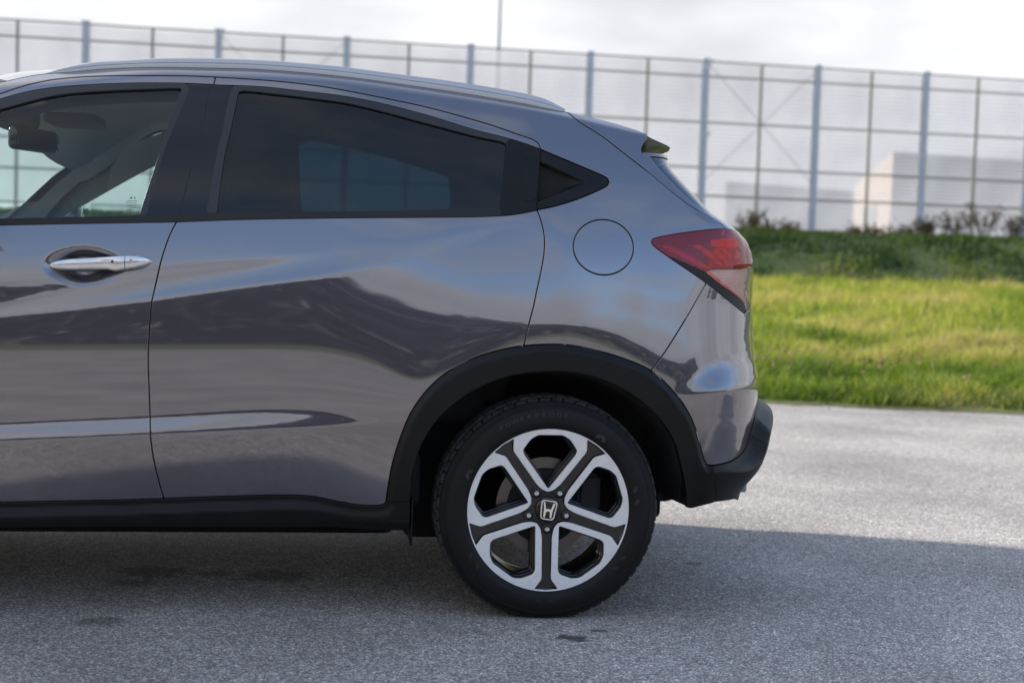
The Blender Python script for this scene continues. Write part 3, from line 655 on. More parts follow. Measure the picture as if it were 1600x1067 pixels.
for bay in (343, 1100):
    k = int(round((on_fence(bay, 40 if bay < 500 else 95)[0] - SP0) / PITCH))
    for za, zb in ((5.40, 2.95), (2.95, 5.40)) + (((3.7, 2.2), (2.2, 3.7)) if 0 else ()):
        v, f = tube([fpt(SP0 + PITCH * k + .05, za, -.16), fpt(SP0 + PITCH * (k + 1) - .05, zb, -.16)], .006, 6); fence_part('brace', v, f, wire_m)
    for za in (5.40, 3.85):
        v, f = tube([fpt(SP0 + PITCH * k - .02, za - .12, -.17), fpt(SP0 + PITCH * k + .12, za + .12, -.17)], .02, 6); fence_part('brace_plate', v, f, galv)

# --- things beyond the barrier
grey_wall = add_noise(mat('grey_cladding', (.28, .28, .31), .7), (.25, .25, .28), (.32, .32, .35), .4, 3); pale_wall = mat('pale_wall', (.50, .40, .33), .8); roof_m = mat('roof_dark', (.10, .10, .11), .8)  # the pale wall's peach colour carries the sunlight on that side
def building(pxc, top, pxl, pxr, depth, label, wallm, sidem, name='factory_hall', floors=2, cat='building'):
    c = CP + ray(pxc, 410) * depth; h = CP[2] + (ray(pxc, top)[2]) * depth; l = CP + ray(pxl, 410) * (depth + 24); r = CP + ray(pxr, 410) * (depth * 1.08)
    c, l, r = [np.array([q[0], q[1], 1.7]) for q in (c, l, r)]; bk = l + r - c; t = empty(name, tuple(c), label=label, category=cat)
    def q(nm, pts, m, parent=t): V_ = np.array([np.array(p) - c for p in pts]); o = link(nm, mesh(nm, V_, [(0, 1, 2, 3)], smooth=False), parent, m); return o
    up = np.array([0, 0, h - 1.7])
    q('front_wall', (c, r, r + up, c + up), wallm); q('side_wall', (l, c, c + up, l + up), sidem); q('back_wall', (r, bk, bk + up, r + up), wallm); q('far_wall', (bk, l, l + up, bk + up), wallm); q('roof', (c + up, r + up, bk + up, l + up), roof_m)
    e = (r - c) / np.linalg.norm(r - c); nrm_ = np.array([e[1], -e[0], 0]); n_ = 5
    for i in range(n_):
        a0 = c + (r - c) * ((i + .25) / n_) + nrm_ * .03; a1 = c + (r - c) * ((i + .75) / n_) + nrm_ * .03
        q('window', (a0 + up * .38, a1 + up * .38, a1 + up * .55, a0 + up * .55), gw_m)
    s_ = (c - l) / np.linalg.norm(c - l); n2 = np.array([s_[1], -s_[0], 0]); a0 = l + (c - l) * .35 + n2 * .03; a1 = l + (c - l) * .7 + n2 * .03
    q('door', (a0, a1, a1 + up * .6, a0 + up * .6), frame_m)
gw_m = mat('dark_window', (.06, .07, .08), .15)
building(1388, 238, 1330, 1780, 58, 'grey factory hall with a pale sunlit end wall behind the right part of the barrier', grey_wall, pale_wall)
building(1130, 284, 1060, 1345, 120, 'long low grey shed far off behind the barrier', grey_wall, grey_wall, 'storage_shed')
mp_ = CP + ray(769, 410) * 46; V_, F_ = tube([(mp_[0], mp_[1], 1.7), (mp_[0], mp_[1], 7), (mp_[0], mp_[1], 13.5)], [.085, .065, .04], 10)
mast = link('mast', mesh('mast', V_, F_), None, mat('mast_grey', (.30, .31, .32), .5), label='thin grey lamp mast rising behind the barrier', category='mast')
V_, F_ = tube([(mp_[0], mp_[1], 13.45), (mp_[0] + .5, mp_[1] - .3, 13.7), (mp_[0] + 1.2, mp_[1] - .8, 13.75)], .03, 8); link('lamp_arm', mesh('lamp_arm', V_, F_), mast, galv)

# --- dry weeds along the foot of the barrier
stem_m = mat('dry_stem', (.11, .07, .045), .9)
def weed(px, h, spread, label, seed, dist=29.4):
    g = np.random.default_rng(seed); p = CP + ray(px, 410) * dist; a = (p - C0) @ FR; d = (p - C0) @ FF; z = terr(a, min(d, 30)); root = empty('weed', (p[0], p[1], z), label=label, category='plant', group='weeds along the foot of the barrier')
    V_, F_ = [], []; vs, ts = [], []
    for i in range(16):
        an = g.uniform(0, 6.28); l = g.uniform(.3, 1) * spread; hh = h * g.uniform(.55, 1.0); tip = np.array([math.cos(an) * l, math.sin(an) * l, hh]); b0 = tip * [.25, .25, 0]; mid = tip * [.55, .55, .55]
        v, f = tube([b0, mid, tip], [.008, .006, .003], 4); k = len(V_); V_ += v; F_ += [tuple(k + q for q in t) for t in f]
        n = 26; t = g.uniform(.35, 1.05, n)[:, None]; P = b0 * (1 - t) + tip * t + g.normal(0, .055, (n, 3)); u = g.standard_normal((n, 3)) * .022; w = g.standard_normal((n, 3)) * .014
        vs.append(np.stack([P - u, P + w, P + u, P - w], 1)); ts.append(np.array([(.10, .065, .04), (.07, .075, .03), (.14, .10, .06)])[g.integers(0, 3, n)])
    link('stem', mesh('stem', V_, F_), root, stem_m, kind='stuff'); link('seed_head', fast_mesh('seed_head', np.vstack(vs), 4, np.vstack(ts), [(0, 1, 2), (0, 2, 3)]), root, leaf_m, kind='stuff')
for i, (px, h, sp, lb) in enumerate([(1172, .50, .35, 'dry brown weed nearest the car lamp at the foot of the barrier'), (1215, .28, .5, 'low green brown weed left of the first post right of the car'), (1345, .25, .4, 'small dry weed below the pale end wall of the hall'),
        (1445, .38, .35, 'dry weed in front of the last tall post but one'), (1490, .50, .5, 'bushy brown weed left of the tallest brown weed'), (1535, .75, .6, 'tallest brown weed near the right edge'), (1578, .62, .5, 'dense dark brown weed at the right edge of the picture'), (1400, .24, .5, 'low sparse weed halfway between two right hand posts')]):
    weed(px, h, sp, lb, 40 + i)

# --- behind the camera: verge, far wood and a wall, seen in the paintwork
wood_m = leaf_material('wood_leaves', .8, .15)
def wood():
    g = np.random.default_rng(77); n = 60000; a = g.uniform(-110, 110, n); top = 8.5 + 1.4 * np.sin(a * .21) + .8 * np.sin(a * .53 + 1) + .5 * np.sin(a * 1.7)
    d = -42 - g.random(n) * 6 + .0012 * a * a; z = top * g.random(n) ** .95; P = gp(a, d); P[:, 2] = z
    u = g.standard_normal((n, 3)) * .62; w = g.standard_normal((n, 3)) * .62; V_ = np.stack([P - u, P + w, P + u, P - w], 1)
    return fast_mesh('far_wood', V_, 4, np.array([(.10, .105, .095), (.115, .12, .105), (.125, .12, .11)])[g.integers(0, 3, n)] * g.uniform(.85, 1.15, (n, 1)), [(0, 1, 2), (0, 2, 3)])  # greyed, lightened leaf tints: haze put into the colour
link('far_wood', wood(), None, wood_m, kind='stuff')

# ================================================================== THE CAR
NG[S_GRID >= SE - .01] = NG[np.argmin(abs(S_GRID - (SE - .02)))][None]
NG[S_GRID <= SF + .01] = NG[np.argmin(abs(S_GRID - (SF + .02)))][None]
car = empty('parked_car', (0, 0, 0), label='dark metallic grey compact car seen from its rear left side, parked on the asphalt', category='car')

# curves traced in the photograph
GAP_B_UP = S((336.5, 122), (333.7, 132.5), (328, 140), (318.7, 188.7), (304.5, 239), (300, 256), (290, 297), (279.4, 335.5))
GAP_B_LO = S((276, 346.5), (274, 350), (266, 365.6), (253, 403), (243.7, 442.5), (237, 472.5), (232.5, 528.8), (231.5, 565), (232.7, 600), (234.4, 648.7), (235.3, 682.8), (241, 722), (249, 755), (255.5, 777.5))
DRIP_F = np.vstack([V((-2.04, 1.06), (-1.90, 1.215), (-1.78, 1.335), (-1.68, 1.435)), S((0, 146.6), (37.5, 134.4), (75, 126), (112.5, 121.6), (150, 119.4), (225, 118.3), (300, 119), (336.5, 120.6))])
DRIP_R = S((336.5, 120.6), (408.7, 125), (465, 130.2), (520, 138), (595, 152.2), (670, 168.2), (745, 188.8), (780, 199.7), (808, 209.6), (834.4, 218.8), (841.9, 225), (844.8, 232))
RAILB = np.vstack([V((-2.12, 1.06), (-1.94, 1.235), (-1.81, 1.36), (-1.70, 1.462)), S((0, 129), (55, 117.5), (112.5, 112.5), (168.7, 107.7), (244, 105.3), (300, 105.9), (408.7, 108.8), (540, 120.3), (670, 138), (745, 149.5), (820, 162.5), (860, 170.5), (886.9, 175.9))])
TAILGAP = S((886.9, 175.9), (903.8, 189.4), (939.4, 211.9), (976.9, 241), (1014.4, 270))
QEDGE = S((1014.4, 270), (1035.6, 287.7), (1055.9, 304.6), (1081.2, 323), (1101.4, 334.9), (1123, 347), (1135, 357.7))
LAMP_T = S((1018.3, 377.5), (1019.5, 374.5), (1024, 372.3), (1063.7, 364.7), (1111.6, 359), (1135, 357.9))
LAMP_B = S((1163, 490), (1153, 481.8), (1103.6, 442), (1046.2, 402.2), (1022.3, 384.5), (1018.8, 380.5), (1018.3, 377.5))
A_ = LAMP_T[-1]; B_ = LAMP_B[0]
LAMP_END = V(tuple(A_), (A_[0] + .12, A_[1] - .006), (A_[0] + .26, A_[1] - .03))
LAMP_END2 = V(tuple(LAMP_END[-1]), (A_[0] + .25, A_[1] - .10), (A_[0] + .21, B_[1] + .075), (B_[0] + .10, B_[1] + .02), tuple(B_))
GAP_Q = S((1103.6, 442.5), (1070.3, 500), (1036.6, 553.4), (1018.3, 577.3))
iB = int(np.argmin(np.linalg.norm(LAMP_B - GAP_Q[0], axis=1)))
ARCH_OUT = S((603, 784.3), (606.7, 759), (612.3, 728), (627.8, 677.4), (647.5, 635.3), (686.8, 590.3), (737.4, 560.8), (782.4, 546.7), (819, 540.2), (878, 538.3), (916.2, 543.9), (972.5, 559.4), (1017.4, 579), (1051, 610), (1073.7, 640.9), (1087.7, 671.8), (1099, 714), (1104, 725.5))
ARCH_IN = S((640.4, 781.4), (643.3, 742), (658.7, 691.5), (692.5, 643.7), (748.7, 604.3), (805, 584.7), (878, 579.6), (930.3, 588.9), (986.5, 615.6), (1028.7, 652), (1051.2, 685.9), (1062.4, 722.4), (1069.5, 759), (1070.9, 790))
GAP_R = S((844.8, 232), (843.2, 252.3), (840.4, 290.3), (838.3, 315.6), (839, 328.2))
GAP_R2 = S((839, 328.2), (844.6, 342.3), (850.3, 369), (850, 395), (844, 430), (838, 457), (834, 477.5), (823, 520), (818.4, 540.2))
SILL_T = S((-170, 788), (0, 784.5), (200, 780.6), (255.5, 778.6), (430, 773.5), (487.5, 775.2), (530.7, 783.8), (565, 789), (590, 789.4), (600, 787.5), (603, 784.3))
BELT_F = S((-170, 356), (0, 351.5), (140, 348.7), (276, 346.5))
BELT_R = S((276, 346.5), (380, 342.7), (530, 340.3), (650, 339.4), (762, 337.9), (800, 335.5), (822, 332), (839, 328.2))
BTOP_F = S((-170, 346.5), (0, 342.5), (140, 339.3), (279.4, 335.5))
BTOP_R = S((279.4, 335.5), (337.5, 333.2), (562, 331), (697, 328), (781, 325.5))
kk = int(np.argmin(np.linalg.norm(ARCH_OUT - px2sv([(818.6, 540.3)])[0], axis=1)))
kb = int(np.argmin(np.linalg.norm(ARCH_OUT - GAP_Q[-1], axis=1)))
ks = int(np.argmin(np.linalg.norm(SILL_T - GAP_B_LO[-1], axis=1)))
T3_UP = S((844.8, 233.2), (892.4, 253.2), (925, 267), (945, 276), (950.5, 280.5), (951.8, 284.5)); T3_LO = S((951.8, 284.5), (949.5, 289.5), (940, 295), (906.5, 309.6), (871.4, 321), (839, 328.2))

def both(name, material, *args, parent=None, far=None, label=None, **kw):
    """A panel on the near side and its mirror image on the far side, as two parts."""
    d = panel_data(*args, **kw)
    a = put(name, d, material, parent)
    b = put(name, mirror_data(d), material, far or parent)
    if label: a['label'] = label
    return a, b

# --- body side with roof edge, pillar and quarter
th_ = np.linspace(0, 2 * math.pi, 49)[:-1]
flap_px = np.stack([942.8 + 47 * np.cos(th_) + 1.5 * np.sin(th_), 386.4 + 43.3 * np.sin(th_)], 1)
FLAP = px2sv(flap_px)
FFE = V((-2.04, 1.02), (-2.00, .80), (-2.02, .50), (-1.99, .345))
quarter_loop = chain(RAILB, TAILGAP, QEDGE, LAMP_T[::-1], LAMP_B[::-1][:len(LAMP_B) - iB], GAP_Q, ARCH_OUT[kk:kb + 1][::-1], GAP_R2[::-1], T3_LO[::-1], T3_UP[::-1], DRIP_R[::-1], DRIP_F[::-1])
quarter, far_quarter = both('quarter_panel', paint, quarter_loop, [FLAP], parent=car, grid=.007)
both('fuel_flap', paint, FLAP, parent=quarter, far=far_quarter, grid=.006)

# --- the cover with its scooped recess behind the rear door
rc = px2sv([(846, 252.3), (908, 281), (912, 288.5), (842, 312.8)]); apex = rc[1:3].mean(0)
def scoop(sv):
    s0 = rc[[0, 3], 0].mean(); t = np.clip((apex[0] - sv[:, 0]) / (apex[0] - s0), 0, 1.3)
    hi = apex[1] + .004 + (rc[0, 1] - apex[1] - .004) * t; lo = apex[1] - .004 + (rc[3, 1] - apex[1] + .004) * t
    u = (sv[:, 1] - (hi + lo) / 2) / np.maximum((hi - lo) / 2, 1e-4); g = np.clip(1 - u * u, 0, 1) ** .55
    ridge = .25 * np.exp(-((u - .1) / .35) ** 2)
    o = -(.006 + .044 * t) * g * (1 - ridge) * (sv[:, 0] < apex[0] + .004)
    return o + .0022 * sstep((seg_dist(T3_ALL, sv) - .010) / .004) - .001
T3_ALL = chain(T3_UP, T3_LO, GAP_R[::-1])
both('quarter_trim', plastic, T3_ALL, parent=quarter, far=far_quarter, grid=.0035, off=scoop)

# --- rear door
rear_low = chain(BELT_R, GAP_R2, ARCH_OUT[:kk + 1][::-1], SILL_T[ks:][::-1], GAP_B_LO[::-1])
rear_door, far_rear_door = both('rear_door', paint, rear_low, parent=car, grid=.0065)
FRT = S((334, 133), (366, 134), (408.7, 136), (465, 142), (540, 151), (595, 161.5), (670, 181), (745, 204), (797, 217.3), (820, 224.4), (844.8, 233.5))
both('door_frame', paint, chain(DRIP_R, FRT[::-1]), parent=rear_door, far=far_rear_door, grid=.008)
TR_FRONT = S((366, 134), (360, 143.8), (348.7, 200), (339.4, 239), (322.5, 334.3))
i1 = int(np.argmin(np.linalg.norm(FRT - TR_FRONT[0], axis=1))); i2 = int(np.argmin(np.linalg.norm(FRT - px2sv([(797, 217.3)])[0], axis=1)))
b1 = int(np.argmin(np.linalg.norm(BTOP_R - TR_FRONT[-1], axis=1)))
pil = chain(GAP_B_UP[::-1], FRT[:i1 + 1], TR_FRONT, BTOP_R[:b1 + 1][::-1])
both('pillar_cover', gloss_black, pil, parent=rear_door, far=far_rear_door, grid=.02, off=-.0005, gap=.0015)
G_TOP = S((372, 143), (378, 141.2), (427.5, 145.6), (483.8, 152.2), (540, 159.9), (595, 172.3), (670, 192.5), (745, 212.2), (785, 220.8), (790, 223.2), (790.5, 227))
G_REAR = S((790.5, 227), (788, 262), (785, 290), (781, 325.5)); G_FRONT = S((337.5, 333.2), (350.6, 239), (360, 200), (371, 147), (372, 143))
c1 = int(np.argmin(np.linalg.norm(BTOP_R - G_FRONT[0], axis=1)))
trim_r = chain(TR_FRONT[::-1], FRT[i1:i2 + 1], G_TOP[::-1], G_FRONT[::-1], BTOP_R[b1:c1 + 1][::-1])
both('window_trim', trim_mat, trim_r, parent=rear_door, far=far_rear_door, grid=.012, gap=.0004, off=-.001, rim=.014, bev=.002)
both('window_glass', glass_rear, chain(G_TOP, G_REAR, BTOP_R[c1:][::-1], G_FRONT), parent=rear_door, far=far_rear_door, grid=.02, gap=-.003, off=-.009, rims=False)
both('belt_moulding', seal, chain(BTOP_R, S((781, 325.5), (781, 336.7)), BELT_R[:int(np.argmin(np.linalg.norm(BELT_R - px2sv([(781, 336.7)])[0], axis=1))) + 1][::-1], S((276, 346.5), (279.4, 335.5))), parent=rear_door, far=far_rear_door, grid=.01, gap=.0006, off=.002, bev=.003)
POCK = chain(S((826.4, 247.2), (835, 249.2), (842, 251.6)), S((842, 251.6), (840.2, 290.3), (838.6, 313.2)), S((838.6, 313.2), (830, 315.8), (823.6, 317), (817, 315.6), (815, 309), (815, 290), (817, 262), (820.5, 250), (826.4, 247.2)))
jb = int(np.argmin(np.linalg.norm(BELT_R - px2sv([(781, 336.7)])[0], axis=1)))
hp = chain(FRT[i2:], GAP_R, BELT_R[jb:][::-1], S((781, 336.7), (781, 325.5)), G_REAR[::-1], G_TOP[-4:][::-1][:1], S((790, 223.2), (797, 217.3)))
POCK_IN = inset_poly(POCK, .003)
both('handle_panel', plastic, hp, [POCK_IN * .999 + POCK_IN.mean(0) * .001], parent=rear_door, far=far_rear_door, grid=.008, gap=.0012, off=.0005)
both('hidden_handle', plastic, POCK_IN, parent=rear_door, far=far_rear_door, grid=.008, gap=.0012, off=.0015)

# --- front door
OF = np.vstack([V((-1.92, 1.13), (-1.86, 1.195), (-1.76, 1.305), (-1.67, 1.405)), S((0, 155), (37.5, 144.7), (75, 138), (112.5, 134.4), (150, 132), (187.5, 130.6), (244, 129.9), (288, 130.6), (334, 132.6))])
front_loop = chain(DRIP_F, S((336.5, 120.6), (334, 132.6)), OF[::-1], V((-1.92, 1.13), tuple(BELT_F[0])), BELT_F, GAP_B_LO, SILL_T[:ks + 1][::-1], V(tuple(SILL_T[0]), (-1.99, .345)), FFE[::-1], V((-2.04, 1.02), (-2.04, 1.06)))
front_door, far_front_door = both('front_door', paint, front_loop, parent=car, grid=.0065)
TRF = S((289, 131), (294.4, 136), (292.5, 145.6), (270, 200), (255, 239), (228, 336.7))
j1 = int(np.argmin(np.linalg.norm(OF - TRF[0], axis=1))); d1 = int(np.argmin(np.linalg.norm(BTOP_F - TRF[-1], axis=1)))
both('pillar_cover', gloss_black, chain(OF[j1:], GAP_B_UP[2:], BTOP_F[d1:][::-1], TRF[::-1]), parent=front_door, far=far_front_door, grid=.02, off=-.0005, gap=.0015)
GF_TOP = np.vstack([V((-1.88, 1.145), (-1.83, 1.195), (-1.74, 1.29), (-1.66, 1.38)), S((0, 170), (37.5, 159.7), (75, 150.3), (112.5, 144.7), (168.7, 140.8), (225, 138.5), (276, 137.2), (283, 138), (284, 142))])
GF_REAR = S((284, 142), (272, 168), (249.4, 239.4), (217.5, 337.2)); e1 = int(np.argmin(np.linalg.norm(BTOP_F - GF_REAR[-1], axis=1)))
trim_f = chain(OF[:j1 + 1], TRF, BTOP_F[e1:d1 + 1][::-1], GF_REAR[::-1], GF_TOP[::-1], V((-1.88, 1.145), tuple(BTOP_F[0])), V(tuple(BTOP_F[0]), (-1.92, 1.13)))
both('window_trim', trim_mat, trim_f, parent=front_door, far=far_front_door, grid=.012, gap=.0004, off=-.001, rim=.014, bev=.002)
both('window_glass', glass_front, chain(GF_TOP, GF_REAR, BTOP_F[:e1 + 1][::-1]), parent=front_door, far=far_front_door, grid=.02, gap=-.003, off=-.009, rims=False)
both('belt_moulding', seal, chain(BTOP_F, S((279.4, 335.5), (276, 346.5)), BELT_F[::-1]), parent=front_door, far=far_front_door, grid=.01, gap=.0006, off=.002, bev=.003)

# --- door handle: a tapered silver bar with a fixed cap behind it
def handle_bar(p0, p1, name, parent, material, far_parent):
    xs = np.linspace(p0, p1, 28)
    top = np.interp(xs, [70, 74, 85, 100, 130, 170, 200, 215, 226, 232, 235], [415, 410.5, 407, 404.5, 402.8, 400.5, 399, 399.6, 401.6, 404.5, 408])
    bot = np.interp(xs, [70, 74, 85, 100, 130, 165, 178, 200, 215, 226, 232, 235], [416, 419, 421.5, 422.4, 422, 421.5, 424.5, 421.5, 419, 416, 413, 409])
    dep = np.interp(xs, [70, 85, 110, 170, 215, 235], [.002, .016, .030, .032, .022, .003])
    V_, F_ = [], []; n = 16
    for x, t, b, dd in zip(xs, top, bot, dep):
        a = on_y(x, t, -.03); c = on_y(x, b, -.03); mid = (a + c) / 2; h = abs(a[2] - c[2]) / 2
        ys = y_side(np.array([mid[0]]), np.array([.985 + .0]))[0]
        for k in range(n):
            w = 2 * math.pi * k / n; cx, cz = math.cos(w), math.sin(w)
            V_.append((mid[0], ys - dd + .011 - .0125 * np.sign(cx) * abs(cx) ** .8 * (1 if dd > .01 else dd / .01), mid[2] + h * np.sign(cz) * abs(cz) ** .62))
    for i in range(len(xs) - 1):
        for k in range(n): F_.append((i * n + k, i * n + (k + 1) % n, (i + 1) * n + (k + 1) % n, (i + 1) * n + k))
    F_.append(tuple(range(n))); F_.append(tuple((len(xs) - 1) * n + k for k in range(n))[::-1])
    V_ = np.array(V_); me = mesh(name, V_, F_); me.set_sharp_from_angle(angle=math.radians(50))
    o = link(name, me, parent, material)
    W_ = V_.copy(); W_[:, 1] = 2 * CY - W_[:, 1]
    link(name, mesh(name, W_, [f[::-1] for f in F_]), far_parent, material); return o
handle_bar(70.5, 193.3, 'door_handle', front_door, satin, far_front_door)
handle_bar(194.3, 235, 'handle_cap', front_door, satin, far_front_door)
def disc(name, c, rad, depth, material, parent, n=20, axis=(0, -1, 0)):
    ax = np.array(axis, float); up = np.array([0, 0, 1.]) if abs(ax[2]) < .9 else np.array([1., 0, 0]); a = np.cross(ax, up); a /= np.linalg.norm(a); b = np.cross(ax, a)
    V_ = [np.array(c) + r * (a * math.cos(2 * math.pi * k / n) + b * math.sin(2 * math.pi * k / n)) + ax * d for r, d in ((rad, 0), (rad, depth * .8), (rad * .9, depth)) for k in range(n)]
    F_ = [(i * n + k, i * n + (k + 1) % n, (i + 1) * n + (k + 1) % n, (i + 1) * n + k) for i in range(2) for k in range(n)] + [tuple(2 * n + k for k in range(n))]
    me = mesh(name, V_, F_); me.set_sharp_from_angle(angle=math.radians(30)); return link(name, me, parent, material)
hs = lambda px, py, y: on_y(px, py, y)
disc('sensor_button', hs(175.5, 408.6, -.033), .0042, .0012, mat('button', (.03, .05, .12), .25), front_door)
disc('lock_cover', hs(204.5, 406.8, -.029), .0045, .0015, satin, front_door)

# --- front wing and nose (outside the picture, but they cast the shadow and are seen from the side)
fa = np.linspace(math.radians(-12), math.radians(192), 40); FARCH = np.stack([-2.61 + .43 * np.cos(fa), .33 + .43 * np.sin(fa)], 1)
wing = chain(V((-2.12, 1.06), (-2.04, 1.06), (-2.04, 1.02)), FFE, V((-1.99, .345), tuple(FARCH[0])), FARCH, V(tuple(FARCH[-1]), (-3.10, .33)), V((-3.10, .33), (-3.20, .62), (-3.30, .84), (-2.75, .975), (-2.12, 1.06)))
both('front_wing', paint, wing, parent=car, grid=.025)
nose = chain(V((-3.10, .33), (-3.20, .62), (-3.30, .84)), V((-3.30, .84), (SF - .01, .80)), V((SF - .01, .80), (SF - .01, .30)), V((SF - .01, .30), (-3.10, .30)), V((-3.10, .30), (-3.10, .33)))
dn = panel_data(nose, grid=.03); put('front_bumper', join_data(dn, mirror_data(dn)), paint, car)
hl = chain(V((-3.24, .72), (-3.30, .83), (-3.75, .80)), V((-3.75, .80), (-3.72, .70), (-3.24, .72)))
both('headlight', glass('headlight_glass', (.8, .82, .85), 1.5), hl, parent=car, grid=.03, off=.006)
dg = panel_data(chain(V((-3.85, .50), (-3.80, .74), (SF - .01, .76)), V((SF - .01, .76), (SF - .01, .46)), V((SF - .01, .46), (-3.85, .50))), grid=.03, off=.008); put('grille', join_data(dg, mirror_data(dg)), plastic, car)
def cross_sheet(name, edge_sv, material, crown, bow, parent, n=25, yin=0.0, drop=0.0):
    bow = np.broadcast_to(bow, (len(edge_sv),))
    """A sheet from one edge of the body across to its mirror image, arched by crown and bowed forwards by bow."""
    E = SP(np.asarray(edge_sv)); w = np.linspace(-1, 1, n); G = np.zeros((len(E), n, 3))
    for k, ww in enumerate(w):
        G[:, k, 0] = E[:, 0] + bow * (1 - abs(ww) ** 2.5); G[:, k, 1] = CY + ww * (CY - E[:, 1] - yin) * 1.0; G[:, k, 2] = E[:, 2] + crown * (1 - abs(ww) ** 2.2) - drop
    lower_front(G, sstep(w)[None, :]); v, f = grid_mesh(G); return link(name, mesh(name, v, f), parent, material)
kr = int(np.argmin(abs(RAILB[:, 0] + 1.60)))
RB = -.13 * (1 - sstep((RAILB[:, 0] + 1.60) / .6))
roof = cross_sheet('roof', RAILB[kr:], paint, .05, RB[kr:], car)
cross_sheet('headliner', RAILB[kr:], fabric, .02, RB[kr:], car, yin=.05, drop=.05)['label'] = 'grey cloth headliner under the roof'
cross_sheet('bonnet', V((-3.30, .84), (-2.75, .975), (-2.12, 1.06), step=.03), paint, .07, -.12, car)
cross_sheet('windscreen', RAILB[:kr + 1], glass_screen, .05 * np.linspace(.2, 1, kr + 1), np.linspace(-.30, -.13, kr + 1), car)

# --- roof rails
RT = [(50.6, 120.9), (75, 112.8), (112.5, 102.5), (150, 97), (187.5, 95), (244, 93), (300, 92.8), (352, 93.8), (408.7, 96.5), (465, 100.6), (540, 108), (595, 114.7), (670, 124), (745, 135.3), (780, 141.6), (817.5, 149), (845.6, 156.6), (865, 165.5), (878.4, 172.5)]
def roof_rail():
    base = SP(RAILB); o = np.argsort(base[:, 0]); tp = spline(RT, 12); rows = []
    for (px, py) in tp:
        P = on_y(px, py, .31); zb = np.interp(P[0], base[o, 0], base[o, 2]) - .002; yb = np.interp(P[0], base[o, 0], base[o, 1]); rows.append((P[0], yb, zb, max(P[2] - zb, .004)))
    sec = [(.004, -.25), (.003, .40), (.0035, .47), (.0075, .485), (.0075, .54), (.005, .56), (.007, .86), (.012, 1.0), (.024, 1.02), (.034, .93), (.038, .6), (.038, -.25)]
    V_ = [(x, yb + a, zb + b * h) for x, yb, zb, h in rows for a, b in sec]; m = len(sec)
    F_ = [(i * m + k, i * m + k + 1, (i + 1) * m + k + 1, (i + 1) * m + k) for i in range(len(rows) - 1) for k in range(m - 1)]
    F_ += [tuple(range(m)), tuple((len(rows) - 1) * m + k for k in range(m))[::-1]]
    V_ = np.array(V_); me = mesh('roof_rail', V_, F_); me.set_sharp_from_angle(angle=math.radians(40)); link('roof_rail', me, car, rail_mat)
    W_ = lower_front(V_.copy()); W_[:, 1] = 2 * CY - W_[:, 1]; me = mesh('roof_rail', W_, [f[::-1] for f in F_]); me.set_sharp_from_angle(angle=math.radians(40)); link('roof_rail', me, car, rail_mat)
roof_rail()

# --- tailgate, rear window, spoiler
P1_, P2_ = px2sv([(1004.5, 250), (1003, 238)])
WL = [tuple(q) for q in (P2_ + [.05, -.012], QEDGE[len(QEDGE) // 2] + [.05, 0], QEDGE[-4] + [.06, .012])]
tg = chain(QEDGE, LAMP_END, LAMP_END2[:-1], V(tuple(B_), (B_[0] + .10, B_[1] - .05), (B_[0] + .20, .83), (SE + .01, .82)), V((SE + .01, .82), (SE + .01, 1.075)), V((SE + .01, 1.075), WL[2]), V(WL[2], WL[1], WL[0]), V(WL[0], (SE + .01, P2_[1] - .01)), V((SE + .01, P2_[1] - .01), (SE + .01, P2_[1] + .01)), V((SE + .01, P2_[1] + .01), tuple(P2_)), V(tuple(P2_), tuple(P1_), tuple(QEDGE[0])))
d = panel_data(tg, grid=.014); tailgate = put('tailgate', join_data(d, mirror_data(d)), paint, car)
d = panel_data(chain(V(WL[0], WL[1], WL[2]), V(WL[2], (SE + .01, 1.075)), V((SE + .01, 1.075), (SE + .01, P2_[1] - .01)), V((SE + .01, P2_[1] - .01), WL[0])), grid=.02, gap=.001, off=-.003, rims=False); put('rear_window', join_data(d, mirror_data(d)), glass_tail, tailgate)
FIN = chain(TAILGAP, S((1014.4, 270), (1008, 255), (1004, 244.5), (1001.2, 233), (1005, 224.5), (1010, 219)), S((1010, 219), (1011.5, 210)), S((1011.5, 210), (986, 201), (949, 190), (911, 181.7), (886.9, 175.9)))
d = panel_data(FIN, grid=.008, gap=.0022, rim=.02, off=.001); spoiler = put('spoiler', d, paint, tailgate); put('spoiler', mirror_data(d), paint, tailgate)
